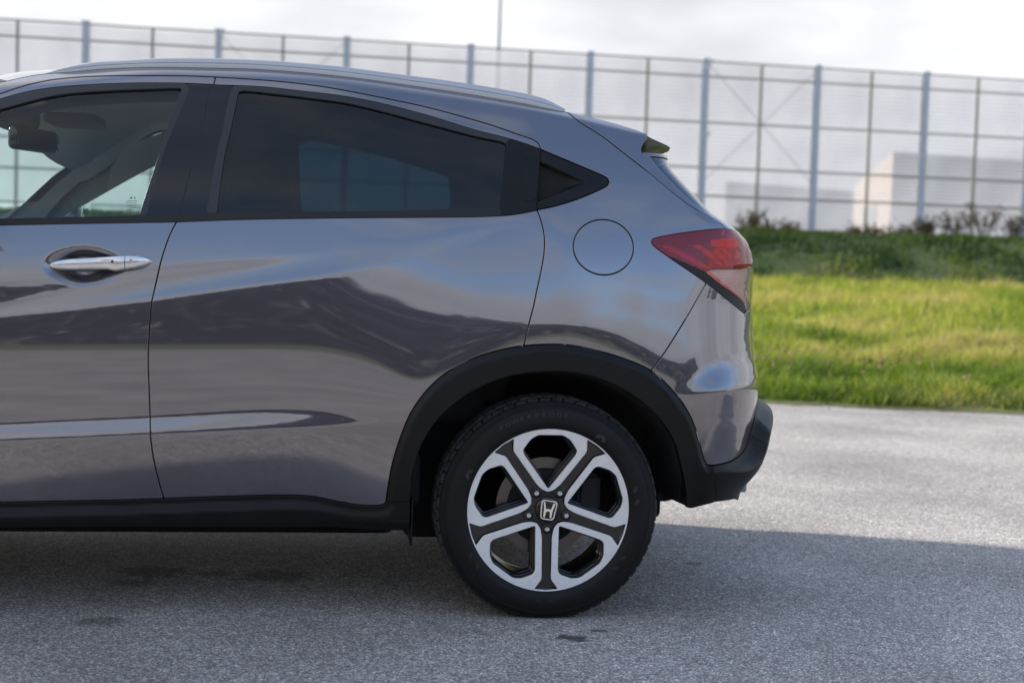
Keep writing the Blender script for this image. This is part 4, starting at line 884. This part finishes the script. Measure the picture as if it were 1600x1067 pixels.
def blade():
    edge = SP(S((886.9, 175.9), (911, 181.7), (949, 190), (986, 201), (1010, 209.5), step=8)) ; m = len(edge); n = 31
    tip = on_y(1040.5, 213, .50); G = np.zeros((m, n, 3)); U = np.zeros((m, n, 3)); y0 = edge[-1][1]
    for k, w in enumerate(np.linspace(-1, 1, n)):
        a = 1 - abs(w); reach = sstep(a / .38) * (tip[0] - edge[-1][0]) + .02 * a
        for i in range(m):
            t = i / (m - 1); yn = edge[i][1] + .001; y = CY + w * (CY - yn); x = edge[i][0] + reach * t ** 1.5
            z = edge[i][2] + .05 * (1 - abs(w) ** 2.2) * (1 - t) ** .8 - reach * .16 * t
            G[i, k] = (x, y, z); U[i, k] = (x - .004 * t, y, z - .003 - .009 * math.sin(math.pi * min(t * .9 + .1, 1)) - (.006 if abs(w) < .999 else 0))
    v1, f1 = grid_mesh(G); v2, f2 = grid_mesh(U, True); o = len(v1); V_ = np.vstack([v1, v2]); F_ = f1 + [tuple(i + o for i in f) for f in f2]
    F_ += [((m - 1) * n + k, (m - 1) * n + k + 1, o + (m - 1) * n + k + 1, o + (m - 1) * n + k) for k in range(n - 1)]
    for k in (0, n - 1): F_ += [(i * n + k, (i + 1) * n + k, o + (i + 1) * n + k, o + i * n + k) for i in range(m - 1)]
    me = mesh('spoiler_blade', V_, F_); me.set_sharp_from_angle(angle=math.radians(40)); link('spoiler_blade', me, tailgate, trim_mat)
blade()

# --- rear lamps
lamp_loop = chain(LAMP_T, LAMP_END, LAMP_END2, LAMP_B)
seam = S((1104, 424), (1112, 421.2), (1140, 420.8), (1164, 420.3), (1172, 417)); SE_ = seam[-1]
low = S((1104, 426.5), (1120, 439.5), (1159, 469), (1165.5, 480)); base_l = S((1048, 402), (1075, 413.5), (1104, 426.5))
lamp, far_lamp = both('tail_light', void, lamp_loop, parent=car, grid=.012, off=-.05, gap=.0)
jl = int(np.argmin(np.linalg.norm(LAMP_B - base_l[0], axis=1)))
le = int(np.argmin(abs(LAMP_END2[:, 1] - SE_[1] + .003)))
red = chain(LAMP_T, LAMP_END, LAMP_END2[:le], V(tuple(LAMP_END2[le]), (SE_[0] + .05, SE_[1]), tuple(SE_)), seam[::-1], S((1104, 424), (1104, 426.5)), base_l[::-1], LAMP_B[jl:])
both('red_lens', lens_red, red, parent=lamp, far=far_lamp, grid=.012, gap=.0016, off=.001, rim=.03)
endlow = np.vstack([V(tuple(SE_), (SE_[0] + .05, SE_[1] - .001), tuple(LAMP_END2[le])), LAMP_END2[le + 1:-3], V(tuple(LAMP_END2[-3]), tuple(low[-1]))])
both('clear_lens', lens_clear, chain(seam, endlow, low[::-1], S((1104, 426.5), (1104, 424))), parent=lamp, far=far_lamp, grid=.012, gap=.0008, off=.001, rim=.02)
both('lower_bezel', seal, chain(base_l, low, S((1165.5, 480), (1163, 490)), LAMP_B[:jl + 1]), parent=lamp, far=far_lamp, grid=.012, gap=.0008, off=.0)
both('light_guide', hot, chain(S((1103, 424.5), (1108, 423.5), (1130, 441), (1150, 457), (1166, 472)), S((1166, 472), (1166.5, 478)), S((1166.5, 478), (1159, 468.5), (1120, 439), (1103, 426.2))), parent=lamp, far=far_lamp, grid=.012, gap=.0, off=-.004, rims=False)
both('reflector', reflector_red, chain(S((1036, 383), (1070, 381), (1105, 382), (1150, 382), (1166, 392), (1171, 415)), S((1171, 415), (1108, 420)), S((1108, 420), (1060, 401), (1036, 383))), parent=lamp, far=far_lamp, grid=.01, gap=.0, off=lambda q: -.016 + .006 * np.sin(q[:, 0] * 60 + q[:, 1] * 130), rims=False)
both('brake_lamp', hot, chain(S((1112, 375), (1153, 374), (1155, 385), (1114, 384)), S((1114, 384), (1112, 375))), parent=lamp, far=far_lamp, grid=.01, gap=.0, off=-.006)
both('inner_reflector', reflector_pink, chain(seam, endlow, low[::-1], S((1104, 426.5), (1104, 424))), parent=lamp, far=far_lamp, grid=.0025, gap=.002, off=lambda q: -.010 + .0034 * np.sin(q[:, 1] * 900), rims=False)

# --- rear bumper
C_ = px2sv([(1179.5, 648)])[0]
CLT = np.vstack([S((1104, 725.5), (1106.5, 727), (1112.5, 727.2), (1140.6, 720.8), (1157.5, 709.5), (1166, 696.9), (1173.5, 671.5), (1179.5, 648))])
bump = chain(LAMP_B[:iB + 1][::-1], V(tuple(B_), (B_[0] + .10, B_[1] - .05), (B_[0] + .20, .83), (SE + .01, .82)), V((SE + .01, .82), (SE + .01, .62)), V((SE + .01, .62), (C_[0] + .25, .635), tuple(C_)), CLT[::-1], ARCH_OUT[kb:][::-1], GAP_Q[::-1])
d = panel_data(bump, grid=.0065); bumper = put('rear_bumper', join_data(d, mirror_data(d)), paint, car)
D_ = px2sv([(1146, 772)])[0]
clad = chain(CLT[2:], V(tuple(C_), (C_[0] + .25, .635), (SE + .01, .62)), V((SE + .01, .62), (SE + .01, .34)), V((SE + .01, .34), (D_[0] + .2, .35), tuple(D_)), S((1146, 772), (1130, 777.5), (1112.5, 781.2)), S((1112.5, 781.2), (1112.5, 727.2)))
top_line = np.vstack([CLT[2:], V(tuple(C_), (C_[0] + .25, .635), (SE + .01, .62))])
s112 = px2sv([(1112.5, 740)])[0][0]; s160 = px2sv([(1160, 715)])[0][0]
def clad_off(q):
    d_ = seg_dist(top_line, q, False); r_ = sstep((q[:, 0] - s112) / (s160 - s112 + .05))
    return .003 + (.012 + .042 * r_) * sstep(d_ / (.018 + .030 * r_)) - .03 * r_ * sstep((.46 - q[:, 1]) / .12)
d = panel_data(clad, grid=.007, off=clad_off, rim=.03, bev=.003); put('bumper_cladding', join_data(d, mirror_data(d)), plastic, bumper)
def arch_off(q): return .002 + .013 * sstep(seg_dist(ARCH_OUT, q, False) / .020)
arch_loop = chain(ARCH_OUT, CLT[:3], S((1112.5, 727.2), (1112.5, 781.2)), S((1112.5, 781.2), (1090, 787.5), (1076, 791), (1070.9, 790)), ARCH_IN[::-1], S((640.4, 781.4), (618, 782.2), (603, 784.3)))
both('wheel_arch_cladding', plastic, arch_loop, parent=car, grid=.008, off=arch_off, rim=.05, bev=.004)
fo = FARCH; fi = np.stack([-2.61 + .37 * np.cos(fa[::-1]), .33 + .37 * np.sin(fa[::-1])], 1)
both('wheel_arch_cladding', plastic, chain(fo, fi), parent=car, grid=.02, off=.008, rim=.05, bev=.004)
SB = S((640, 831), (600, 830.5), (565, 829.5), (535, 826), (458.8, 823), (200, 821.4), (0, 824), (-170, 827))
sill_end = px2sv([(-170, 810)])[0]
def sill_off(q):
    d_ = seg_dist(SILL_T, q, False); fade = 1 - .6 * sstep((q[:, 0] + .80) / .25)
    return .003 + .020 * fade * sstep((d_ - .012) / .024) - .02 * sstep((.285 - q[:, 1]) / .03)
both('side_sill', plastic, chain(SILL_T, S((603, 784.3), (618, 782.2), (640.4, 781.4)), S((640.4, 781.4), (640, 831)), SB, V(tuple(SB[-1]), (-2.17, .27)), V((-2.17, .27), (-2.17, .345)), V((-2.17, .345), tuple(SILL_T[0]))), parent=car, grid=.007, off=sill_off, rim=.05, bev=.003)
e1_ = on_y(641, 779, .03); e2_ = on_y(641, 852, .03)
bev_box('mud_flap', ((e1_[0] + e2_[0]) / 2 + .004, .10, (e1_[2] + e2_[2]) / 2), (.006, .15, e1_[2] - e2_[2]), plastic, car, bevel=.002)
xp = on_y(1163, 756, .55); V_, F_ = tube([xp + [-.14, 0, 0], xp + [0, 0, 0]], .028, 20, caps=False); link('exhaust_pipe', mesh('exhaust_pipe', V_, F_), car, chrome)

# --- wheel housings and the dark structure behind the panels
def housing(x0=None):
    A = SP(ARCH_IN) if x0 is None else np.array([(x0 + .375 * math.cos(a), .02, .33 + .375 * math.sin(a)) for a in np.linspace(-.25, math.pi + .25, 30)])
    A = A + SN(ARCH_IN) * .0 if x0 is None else A
    ys = [.012, .10, .20, .33]; G = np.zeros((len(A), len(ys) + 1, 3))
    for k, y in enumerate(ys):
        G[:, k] = A; G[:, k, 1] = A[:, 1] + y
        c = np.array([A[:, 0].mean(), 0, .33]); s = 1 - .03 * k
        G[:, k, 0] = c[0] + (A[:, 0] - c[0]) * s; G[:, k, 2] = .33 + (A[:, 2] - .33) * s
    G[:, -1] = [A[:, 0].mean(), A[:, 1].mean() + .33, .40]
    for flip in (0, 1):
        H_ = G.copy()
        if flip: H_[:, :, 1] = 2 * CY - H_[:, :, 1]
        v, f = grid_mesh(H_); link('wheel_housing', mesh('wheel_housing', v, f), car, liner)
housing(); housing(-2.61)
bev_box('underbody', (-1.28, CY, .30), (3.4, 1.06, .12), void, car, bevel=.02)
bev_box('cabin_floor', (-1.30, CY, .40), (1.85, 1.60, .16), void, car, bevel=.02)
bev_box('floor_pan', (-1.30, CY, .275), (1.74, 1.02, .19), void, car, bevel=.03)
bev_box('silencer', (.45, CY + .1, .31), (.18, .80, .12), void, car, bevel=.04)
bev_box('axle_beam', (-.33, CY, .25), (.15, 1.04, .16), void, car, bevel=.03)
bev_box('rear_axle', (0, CY, .30), (.09, 1.2, .09), void, car, bevel=.02)
pillar_cloth = mat('pillar_cloth', (.42, .45, .46), .7)
# inner shells: black just behind the panels (closes the gaps), trim cloth on the cabin side
def shrink(loop, g): return inset_poly(loop, -g)
op_r = chain(S((448, 141), (520, 150), (595, 165), (670, 185), (745, 207), (775, 217)), S((775, 217), (778, 270), (772, 326)), S((772, 326), (600, 330), (460, 332)), S((460, 332), (452, 240), (448, 141)))
op_r2 = chain(S((455, 160), (480, 152), (540, 161), (595, 173), (670, 194), (740, 216), (765, 225)), S((765, 225), (772, 270), (768, 325)), S((768, 325), (600, 330), (463, 332)), S((463, 332), (457, 240), (455, 160)))
op_f = chain(GF_TOP, GF_REAR, BTOP_F[:e1 + 1][::-1])
OR1 = chain(G_TOP, G_REAR, BTOP_R[c1:][::-1], G_FRONT)
shell = chain(V((-2.10, 1.04), (-1.92, 1.22), (-1.79, 1.345), (-1.69, 1.44)), S((0, 134), (75, 120.5), (168.7, 112.5), (300, 110.5), (408.7, 113), (540, 125), (670, 143), (820, 167), (880, 181)), S((880, 181), (930, 213), (1000, 266)), QEDGE[4:], GAP_Q, ARCH_OUT[:kb + 1][::-1], SILL_T[::-1], V(tuple(SILL_T[0]), (-2.03, .35), (-2.08, 1.0)))
far_px = lambda *q: V(*[tuple(on_y(a, b_, 1.47)[[0, 2]]) for a, b_ in q])
op_f2 = chain(far_px((72, 337), (85, 331), (140, 301), (200, 268), (245, 246), (290, 232)), far_px((290, 232), (318, 228)), far_px((318, 228), (300, 280), (288, 333)), far_px((288, 333), (200, 335), (72, 337)))
def opening(loop, g): return inset_poly(loop, g)
d = panel_data(shell, [opening(OR1, -.004), opening(op_f, -.004)], grid=.03, gap=.006, off=-.015, rims=False)
put('body_shell', d, void, car); put('body_shell', mirror_data(d), pillar_cloth, car)
inner = chain(V((-2.08, 1.04), (-1.91, 1.20), (-1.78, 1.325), (-1.69, 1.41)), S((0, 140), (75, 127), (168.7, 119), (300, 117), (408.7, 119), (540, 131), (670, 149), (820, 175), (870, 190)), S((870, 190), (940, 250), (1010, 300)), S((1010, 300), (1060, 400), (980, 470), (840, 500), (650, 560), (560, 700)), S((560, 700), (200, 720), (-170, 730)), V((-2.03, .45), (-2.08, 1.0)))
inner_far = chain(far_px((-110, 375), (-60, 352), (0, 322), (80, 280), (165, 232), (215, 208), (256, 192), (300, 180)), S((335, 125), (408.7, 124), (540, 134), (670, 151), (820, 176), (870, 190)), S((870, 190), (940, 250), (1010, 300)), S((1010, 300), (1060, 400), (980, 470), (840, 500), (650, 560), (560, 700)), S((560, 700), (200, 720), (-170, 730)), V((-2.03, .45), (-2.08, 1.0)))
for nm, sgn in (('near', 0), ('far', 1)):
    d = panel_data(inner if not sgn else inner_far, [opening(OR1, .012) if not sgn else op_r2, opening(op_f, .012) if not sgn else op_f2], grid=.03, gap=.0, off=-.055, rim=.0, rims=False)
    put('cabin_lining', d if not sgn else mirror_data(d, False), fabric_dark if not sgn else pillar_cloth, car)

# --- cabin
def seat(x, y, parent=car):
    s_ = bev_box('front_seat', (x - .28, y, .62), (.52, .50, .16), fabric_dark, parent, bevel=.05, segs=4)
    bev_box('seat_back', (x + .06, y, .92), (.13, .48, .62), fabric_dark, s_, bevel=.055, segs=5, rot=(math.radians(14), 'Y'))
    bev_box('headrest', (x + .17, y, 1.27), (.10, .26, .17), fabric_dark, s_, bevel=.045, segs=5, rot=(math.radians(8), 'Y'))
    for dy in (-.06, .06):
        V_, F_ = tube([(x + .145, y + dy, 1.15), (x + .16, y + dy, 1.26)], .006, 8); link('headrest_post', mesh('headrest_post', V_, F_), s_, chrome)
seat(-1.02, .50); seat(-1.02, 1.23)
rs = bev_box('rear_seat', (-.38, CY, .62), (.45, 1.20, .16), fabric_dark, car, bevel=.05, segs=4)
bev_box('seat_back', (-.10, CY, .86), (.13, 1.22, .52), fabric_dark, rs, bevel=.05, segs=4, rot=(math.radians(16), 'Y'))
for dy in (-.38, 0, .38): bev_box('headrest', (.0, CY + dy, 1.10), (.08, .24, .10), fabric_dark, rs, bevel=.035, segs=4)
bev_box('dashboard', (-2.08, CY, .97), (.42, 1.42, .16), dash_mat, car, bevel=.05, segs=4)
V_, F_ = tube([(-1.74 + .05 * math.sin(a), .50 + .185 * math.cos(a), .97 + .178 * math.sin(a)) for a in np.linspace(0, 2 * math.pi, 33)[:-1]], .013, 10, closed=True); link('steering_wheel', mesh('steering_wheel', V_, F_), car, dash_mat)
m0 = on_y(52, 219, CY)
mir = bev_box('interior_mirror', tuple(m0), (.05, .235, .078), gloss_black, car, bevel=.018, segs=4, rot=(math.radians(-22), 'Z'))
q0 = on_y(82, 222, CY - .02)
bev_box('mirror_face', (m0[0] + .026, m0[1] + .010, m0[2]), (.004, .205, .060), mirror_glass, mir, bevel=.0015, segs=2, rot=(math.radians(-22), 'Z'))
bev_box('mirror_foot', (m0[0] - .05, m0[1], m0[2] + .075), (.13, .13, .09), dash_mat, mir, bevel=.03, segs=3)
c0 = on_y(118, 194, CY); bev_box('roof_console', (c0[0], CY, c0[2] + .01), (.17, .22, .035), dash_mat, car, bevel=.012)
# outer mirrors on the front doors
for sy, par in ((-1, front_door), (1, far_front_door)):
    y = CY + sy * 1.02; xm = -1.70
    mm = bev_box('wing_mirror', (xm, y, 1.205), (.15, .24, .145), paint, par, bevel=.045, segs=5)
    bev_box('mirror_face', (xm + .072, y, 1.205), (.008, .19, .105), mirror_glass, par, bevel=.002)
    bev_box('mirror_arm', (xm - .03, CY + sy * .86, 1.14), (.08, .10, .035), gloss_black, par, bevel=.012)
# printed marks low on the front window
gm = []
for (x0, x1, yy, hh) in [(203, 206, 306.5, 3), (209, 211, 306.5, 3), (197, 214, 312.5, .9), (195, 212, 315.6, .8), (196, 213, 319.4, .9), (204, 213, 323.2, .9), (196, 209, 326.6, .8)]:
    gm.append([(x0, yy), (x1, yy - .3), (x1, yy + hh - .3), (x0, yy + hh)])
V_, F_ = [], []
for q in gm:
    sv = px2sv(q); p = SP(sv) - SN(sv) * .0082; F_.append(tuple(range(len(V_), len(V_) + 4))); V_ += list(p)
link('window_print', mesh('window_print', V_, F_), front_door, mat('print', (.12, .13, .13), .6))

# ------------------------------------------------------------------ wheels
RU = .242 / 129 * 129        # rim radius in metres
def rounded(pts, r, n=5):
    P = np.asarray(pts, float); out = []
    for i in range(len(P)):
        a, b, c = P[i - 1], P[i], P[(i + 1) % len(P)]
        u = a - b; w = c - b; ru = min(r, .45 * np.linalg.norm(u)); rw = min(r, .45 * np.linalg.norm(w)); p0 = b + u / np.linalg.norm(u) * ru; p2 = b + w / np.linalg.norm(w) * rw
        for t in np.linspace(0, 1, n): out.append((1 - t) ** 2 * p0 + 2 * t * (1 - t) * b + t * t * p2)
    return np.array(out)
def resample(loop, step):
    out = []
    for i in range(len(loop)):
        a, b = loop[i], loop[(i + 1) % len(loop)]; d = np.linalg.norm(b - a)
        if d < 1e-7: continue
        for t in np.linspace(0, 1, max(1, int(round(d / step))) + 1)[:-1]: out.append(a + (b - a) * t)
    return np.array(out)
def plate(outer, holes, grid, yf, wall, bev=.0012, extra=None):
    """A flat-ish plate in the wheel plane (u right, w up): face at depth yf(r), outlines turned inwards by wall."""
    if area(outer) < 0: outer = outer[::-1]
    hs_ = [h if area(h) > 0 else h[::-1] for h in holes]; loops = [outer] + hs_; pts, edges = [], []
    for lp in loops: k = len(pts); pts += list(lp); edges += [(k + i, k + (i + 1) % len(lp)) for i in range(len(lp))]
    lo, hi = outer.min(0), outer.max(0); gx, gy = np.meshgrid(np.arange(lo[0], hi[0], grid), np.arange(lo[1], hi[1], grid)); q = np.stack([gx.ravel(), gy.ravel()], 1); ok = inside(outer, q)
    for h in hs_: ok &= ~inside(h, q)
    q = q[ok]; d = np.full(len(q), 9.)
    for lp in loops: d = np.minimum(d, seg_dist(lp, q))
    q = q[d > grid * .4]; r = delaunay_2d_cdt([Vector(p) for p in list(pts) + list(q)], edges, [], 0, 1e-7)
    v2 = np.array([(p.x, p.y) for p in r[0]]); f = np.array([t for t in r[2] if len(t) == 3]); c = v2[f].mean(1); ok = inside(outer, c)
    for h in hs_: ok &= ~inside(h, c)
    F_ = [tuple(t[::-1]) if 0 else tuple(t) for t in f[ok]]; V_ = [(p[0], yf(math.hypot(*p)), p[1]) for p in v2]
    if wall:
        for k, lp in enumerate(loops):
            n2, _ = edge_normals(lp); n2 = n2 if k == 0 else -n2; b = len(V_); m = len(lp)
            for o_, dy in ((0, 0), (bev, bev), (bev + wall * .12, wall)):
                V_ += [(p[0] + a[0] * o_, yf(math.hypot(*p)) + dy, p[1] + a[1] * o_) for p, a in zip(lp, n2)]
            for a in range(2):
                for i in range(m): j = (i + 1) % m; F_.append((b + a * m + i, b + a * m + j, b + (a + 1) * m + j, b + (a + 1) * m + i))
    return np.array(V_), F_
R_ = RU
yface = lambda r: .008 + .022 * (1 - min(r / R_, 1)) ** 1.1
def rot2(P, a): c, s = math.cos(a), math.sin(a); P = np.asarray(P); return np.stack([P[:, 0] * c - P[:, 1] * s, P[:, 0] * s + P[:, 1] * c], 1)
win = rounded([(0, .238), (.328, .68), (.338, .735), (.245, .868), (.155, .922), (-.155, .922), (-.245, .868), (-.338, .735), (-.328, .68)], .035) * R_
wins = [resample(rot2(win, math.radians(72 * k)), .006) for k in range(5)]
star = []
for k in range(5):
    a = math.radians(-90 + 72 * k); ax = np.array([math.cos(a), math.sin(a)]); ac = np.array([-math.sin(a), math.cos(a)])
    for (u, r) in [(-.129, .180), (-.088, .235), (-.068, .34), (-.0625, .845), (-.10, .895), (-.155, .970), (0, .985), (.155, .970), (.10, .895), (.0625, .845), (.068, .34), (.088, .235), (.129, .180)]: star.append(ax * r + ac * u)
star = resample(rounded(star, .028, 4) * R_, .006)
circ = lambda r, n: np.stack([r * np.cos(np.linspace(0, 2 * math.pi, n + 1)[:-1]), r * np.sin(np.linspace(0, 2 * math.pi, n + 1)[:-1])], 1)
def make_wheel(x, near=True, first=None):
    w = empty('wheel', (x, 0, 0), car)
    if not near: w.location = (x, 2 * CY, 0); w.scale = (1, -1, 1)
    if first is not None:
        for ch in first.children:
            c = ch.copy(); COL.objects.link(c); c.parent = w
        return w
    hz = np.array([0, 0, .322])
    def add(name, V_, F_, m, ang=30, **kw):
        V_ = np.asarray(V_, float) + hz; me = mesh(name, V_, F_); me.set_sharp_from_angle(angle=math.radians(ang)); return link(name, me, w, m, **kw)
    # tyre: smooth sidewall, shoulder blocks cut by sipes
    NB = 56; SUB = 8
    prof = [(.236, .013), (.2415, .006), (.2445, .0025), (.250, .0005), (.2515, -.0008), (.262, -.003), (.276, -.0035), (.290, -.0015), (.2995, .0015), (.3005, .0006), (.3035, .0014), (.3045, .003), (.311, .0075), (.3165, .0125), (.3185, .0125), (.3225, .017), (.327, .024), (.3305, .034), (.332, .046), (.3265, .049), (.3265, .056), (.334, .058), (.3345, .085), (.327, .087), (.327, .095), (.335, .097), (.335, .118), (.327, .120), (.327, .128), (.3345, .130), (.334, .157), (.3265, .159), (.3265, .166), (.332, .168), (.3305, .182), (.325, .194), (.310, .206), (.28, .213), (.25, .209), (.236, .200)]
    def mod(k, i, r, y):
        if (k % SUB == 0) and r > .3195 and i in (15, 16, 17, 18, 33, 34, 35): r -= .008; y += .004 if y < .1 else -.004
        if (k % SUB == 4) and r > .329 and 21 <= i <= 30: r -= .004
        if i in (8, 9, 10, 11): y -= .0
        a = 2 * math.pi * k / (NB * SUB); z = r * math.sin(a)
        if z < -.3165 : r = r * (-.3165 - .0050 * (1 - math.exp((z + .3165) * 120))) / z
        return r, y
    V_, F_ = lathe(prof, NB * SUB, (0, 0, 0), mod); me = mesh('tyre', np.array(V_) + hz, F_)
    me.materials.append(rubber); me.materials.append(tread_mat)
    m = len(prof); me.polygons.foreach_set('material_index', [1 if (q % (m - 1)) in range(15, 35) else 0 for q in range(len(F_))]); me.set_sharp_from_angle(angle=math.radians(35))
    link('tyre', me, w)
    # raised lettering and the slanted marks on the sidewall
    txt = "POWERPROOF"; a0, a1 = math.radians(121.5), math.radians(81.5)
    V_, F_ = [], []
    def put_glyph(verts, faces, ang, rad, size, y0, th=.0008):
        b = len(V_); ca, sa = math.cos(ang), math.sin(ang)
        for (gx, gy) in verts: 
            aa = ang - gx * size / rad; rr = rad + gy * size; V_.append((rr * math.cos(aa), y0, rr * math.sin(aa)))
        for f in faces: F_.append(tuple(b + i for i in f))
    for i, ch in enumerate(txt):
        cu = bpy.data.curves.new('glyph', 'FONT'); cu.body = ch; cu.align_x = 'CENTER'; cu.resolution_u = 2; cu.size = 1.35
        ob = bpy.data.objects.new('glyph', cu); COL.objects.link(ob); dg_ = bpy.context.evaluated_depsgraph_get(); me_ = ob.evaluated_get(dg_).to_mesh()
        vs = [(v.co.x * 1.25, v.co.y) for v in me_.vertices]; fs = [tuple(p.vertices) for p in me_.polygons]; ob.evaluated_get(dg_).to_mesh_clear()
        bpy.data.objects.remove(ob); bpy.data.curves.remove(cu)
        put_glyph(vs, fs, a0 + (a1 - a0) * i / 9, .2785, .0125, -.0046)
    link('sidewall_lettering', mesh('sidewall_lettering', np.array(V_) + hz, F_, smooth=False), w, letters, kind='stuff')
    V_, F_ = [], []
    for ang in (60, 52, 12, 4, 152, 160, 208, 216, 262, 270, 318, 326):
        for dr in (0,):
            a = math.radians(ang); b = len(V_)
            for (da, r) in ((0, .256), (2.6, .256), (7.4, .292), (4.2, .292)):
                aa = a + math.radians(da * (1 if ang % 20 else -1)); V_.append((r * math.cos(aa), -.0047 + max(0, (r - .28) * .3), r * math.sin(aa)))
            F_.append((b, b + 1, b + 2, b + 3))
    link('sidewall_marks', mesh('sidewall_marks', np.array(V_) + hz, F_, smooth=False), w, mat('rubber_marks', (.013, .013, .014), .42), kind='stuff')
    # rim
    v, f = plate(resample(circ(R_, 120), .02), [star] + wins, .012, yface, .004); add('rim_face', v, f, machined)
    v, f = plate(circ(R_ * .993, 120), [inset_poly(h, -.0016) if area(h) > 0 else h for h in wins], .012, lambda r: yface(r) + .0135 - .009 * math.exp(-(r / .055) ** 4), .0, extra=None); add('rim', v, f, rim_black)
    V_, F_ = [], []
    for h in wins:                                   # stepped walls of the five openings
        h = h if area(h) > 0 else h[::-1]; cc = h.mean(0); m = len(h); b = len(V_)
        for k_, (sc, dy) in enumerate([(0.006, .002), (.006, .014), (-.004, .016), (-.006, .028), (-.011, .0295), (-.014, .045), (-.018, .046), (-.022, .062)]):
            p_ = inset_poly(h, -sc * .25 if sc > 0 else -sc * .55)
            V_ += [(p[0], yface(math.hypot(*p)) + dy, p[1]) for p in p_]
            if k_: F_ += [(b + (k_ - 1) * m + i, b + (k_ - 1) * m + (i + 1) % m, b + k_ * m + (i + 1) % m, b + k_ * m + i) for i in range(m)]
    add('spoke_wall', V_, F_, rim_black)
    V_, F_ = lathe([(.242, .008), (.2425, .014), (.236, .018), (.226, .03), (.212, .05), (.208, .12), (.214, .19), (.232, .205)], 96, (0, 0, 0)); add('rim_barrel', V_, F_, rim_black)
    # black hub with centre cap, five nuts
    V_, F_ = lathe([(.0001, .0135), (.020, .0135), (.0255, .0148), (.027, .0175), (.0275, .022), (.034, .024), (.038, .0275), (.038, .06)], 48, (0, 0, 0)); add('centre_cap', V_, F_, rim_black, 50)
    tilt = math.radians(-8)
    frame_o = rounded([(-.100, .118), (.100, .118), (.084, -.118), (-.084, -.118)], .045, 6); frame_i = rounded([(-.089, .107), (.089, .107), (.074, -.107), (-.074, -.107)], .038, 6)
    v, f = plate(rot2(frame_o, tilt) * R_, [rot2(frame_i, tilt) * R_], .004, lambda r: .0118, .002, .0004); add('emblem_frame', v, f, chrome)
    hh = np.array([(-.074, .092), (-.054, .092), (-.036, .012), (.036, .012), (.054, .092), (.074, .092), (.052, -.004), (.048, -.092), (.032, -.092), (.024, -.016), (-.024, -.016), (-.032, -.092), (-.048, -.092), (-.052, -.004)])
    v, f = plate(rot2(resample(hh, .02), tilt) * R_, [], .004, lambda r: .0112, .002, .0006); add('emblem', v, f, chrome)
    nutm = None
    for k in range(5):
        a = math.radians(-90 + 72 * k); c = (.243 * R_ * math.cos(a), 0, .243 * R_ * math.sin(a))
        V1, F1 = lathe([(.0145, .033), (.0145, .0265), (.0125, .0255), (.0115, .036)], 20, c); add('nut_seat', V1, F1, rim_black)
        V2, F2 = lathe([(.0088, .042), (.0088, .026), (.0078, .0205), (.0055, .0178), (.0001, .0170)], 12, c); add('lug_nut', V2, F2, satin)
    V_, F_ = lathe([(.112, .086), (.114, .089), (.146, .089), (.146, .099), (.112, .099)], 72, (0, 0, 0)); add('brake_disc', V_, F_, rotor)
    V_, F_ = lathe([(.0001, .070), (.070, .070), (.078, .080), (.112, .0885)], 48, (0, 0, 0)); add('disc_hat', V_, F_, liner)
    bm = bmesh.new(); bmesh.ops.create_cube(bm, size=1); bmesh.ops.scale(bm, vec=(.07, .075, .14), verts=bm.verts); bmesh.ops.bevel(bm, geom=bm.edges[:], offset=.012, segments=2, affect='EDGES'); bmesh.ops.translate(bm, vec=(.130, .10, .322 + .03), verts=bm.verts); me = bpy.data.meshes.new('brake_caliper'); bm.to_mesh(me); bm.free(); link('brake_caliper', me, w, liner)
    return w
wheel = make_wheel(0)
make_wheel(-2.61, True, wheel); make_wheel(0, False, wheel); make_wheel(-2.61, False, wheel)
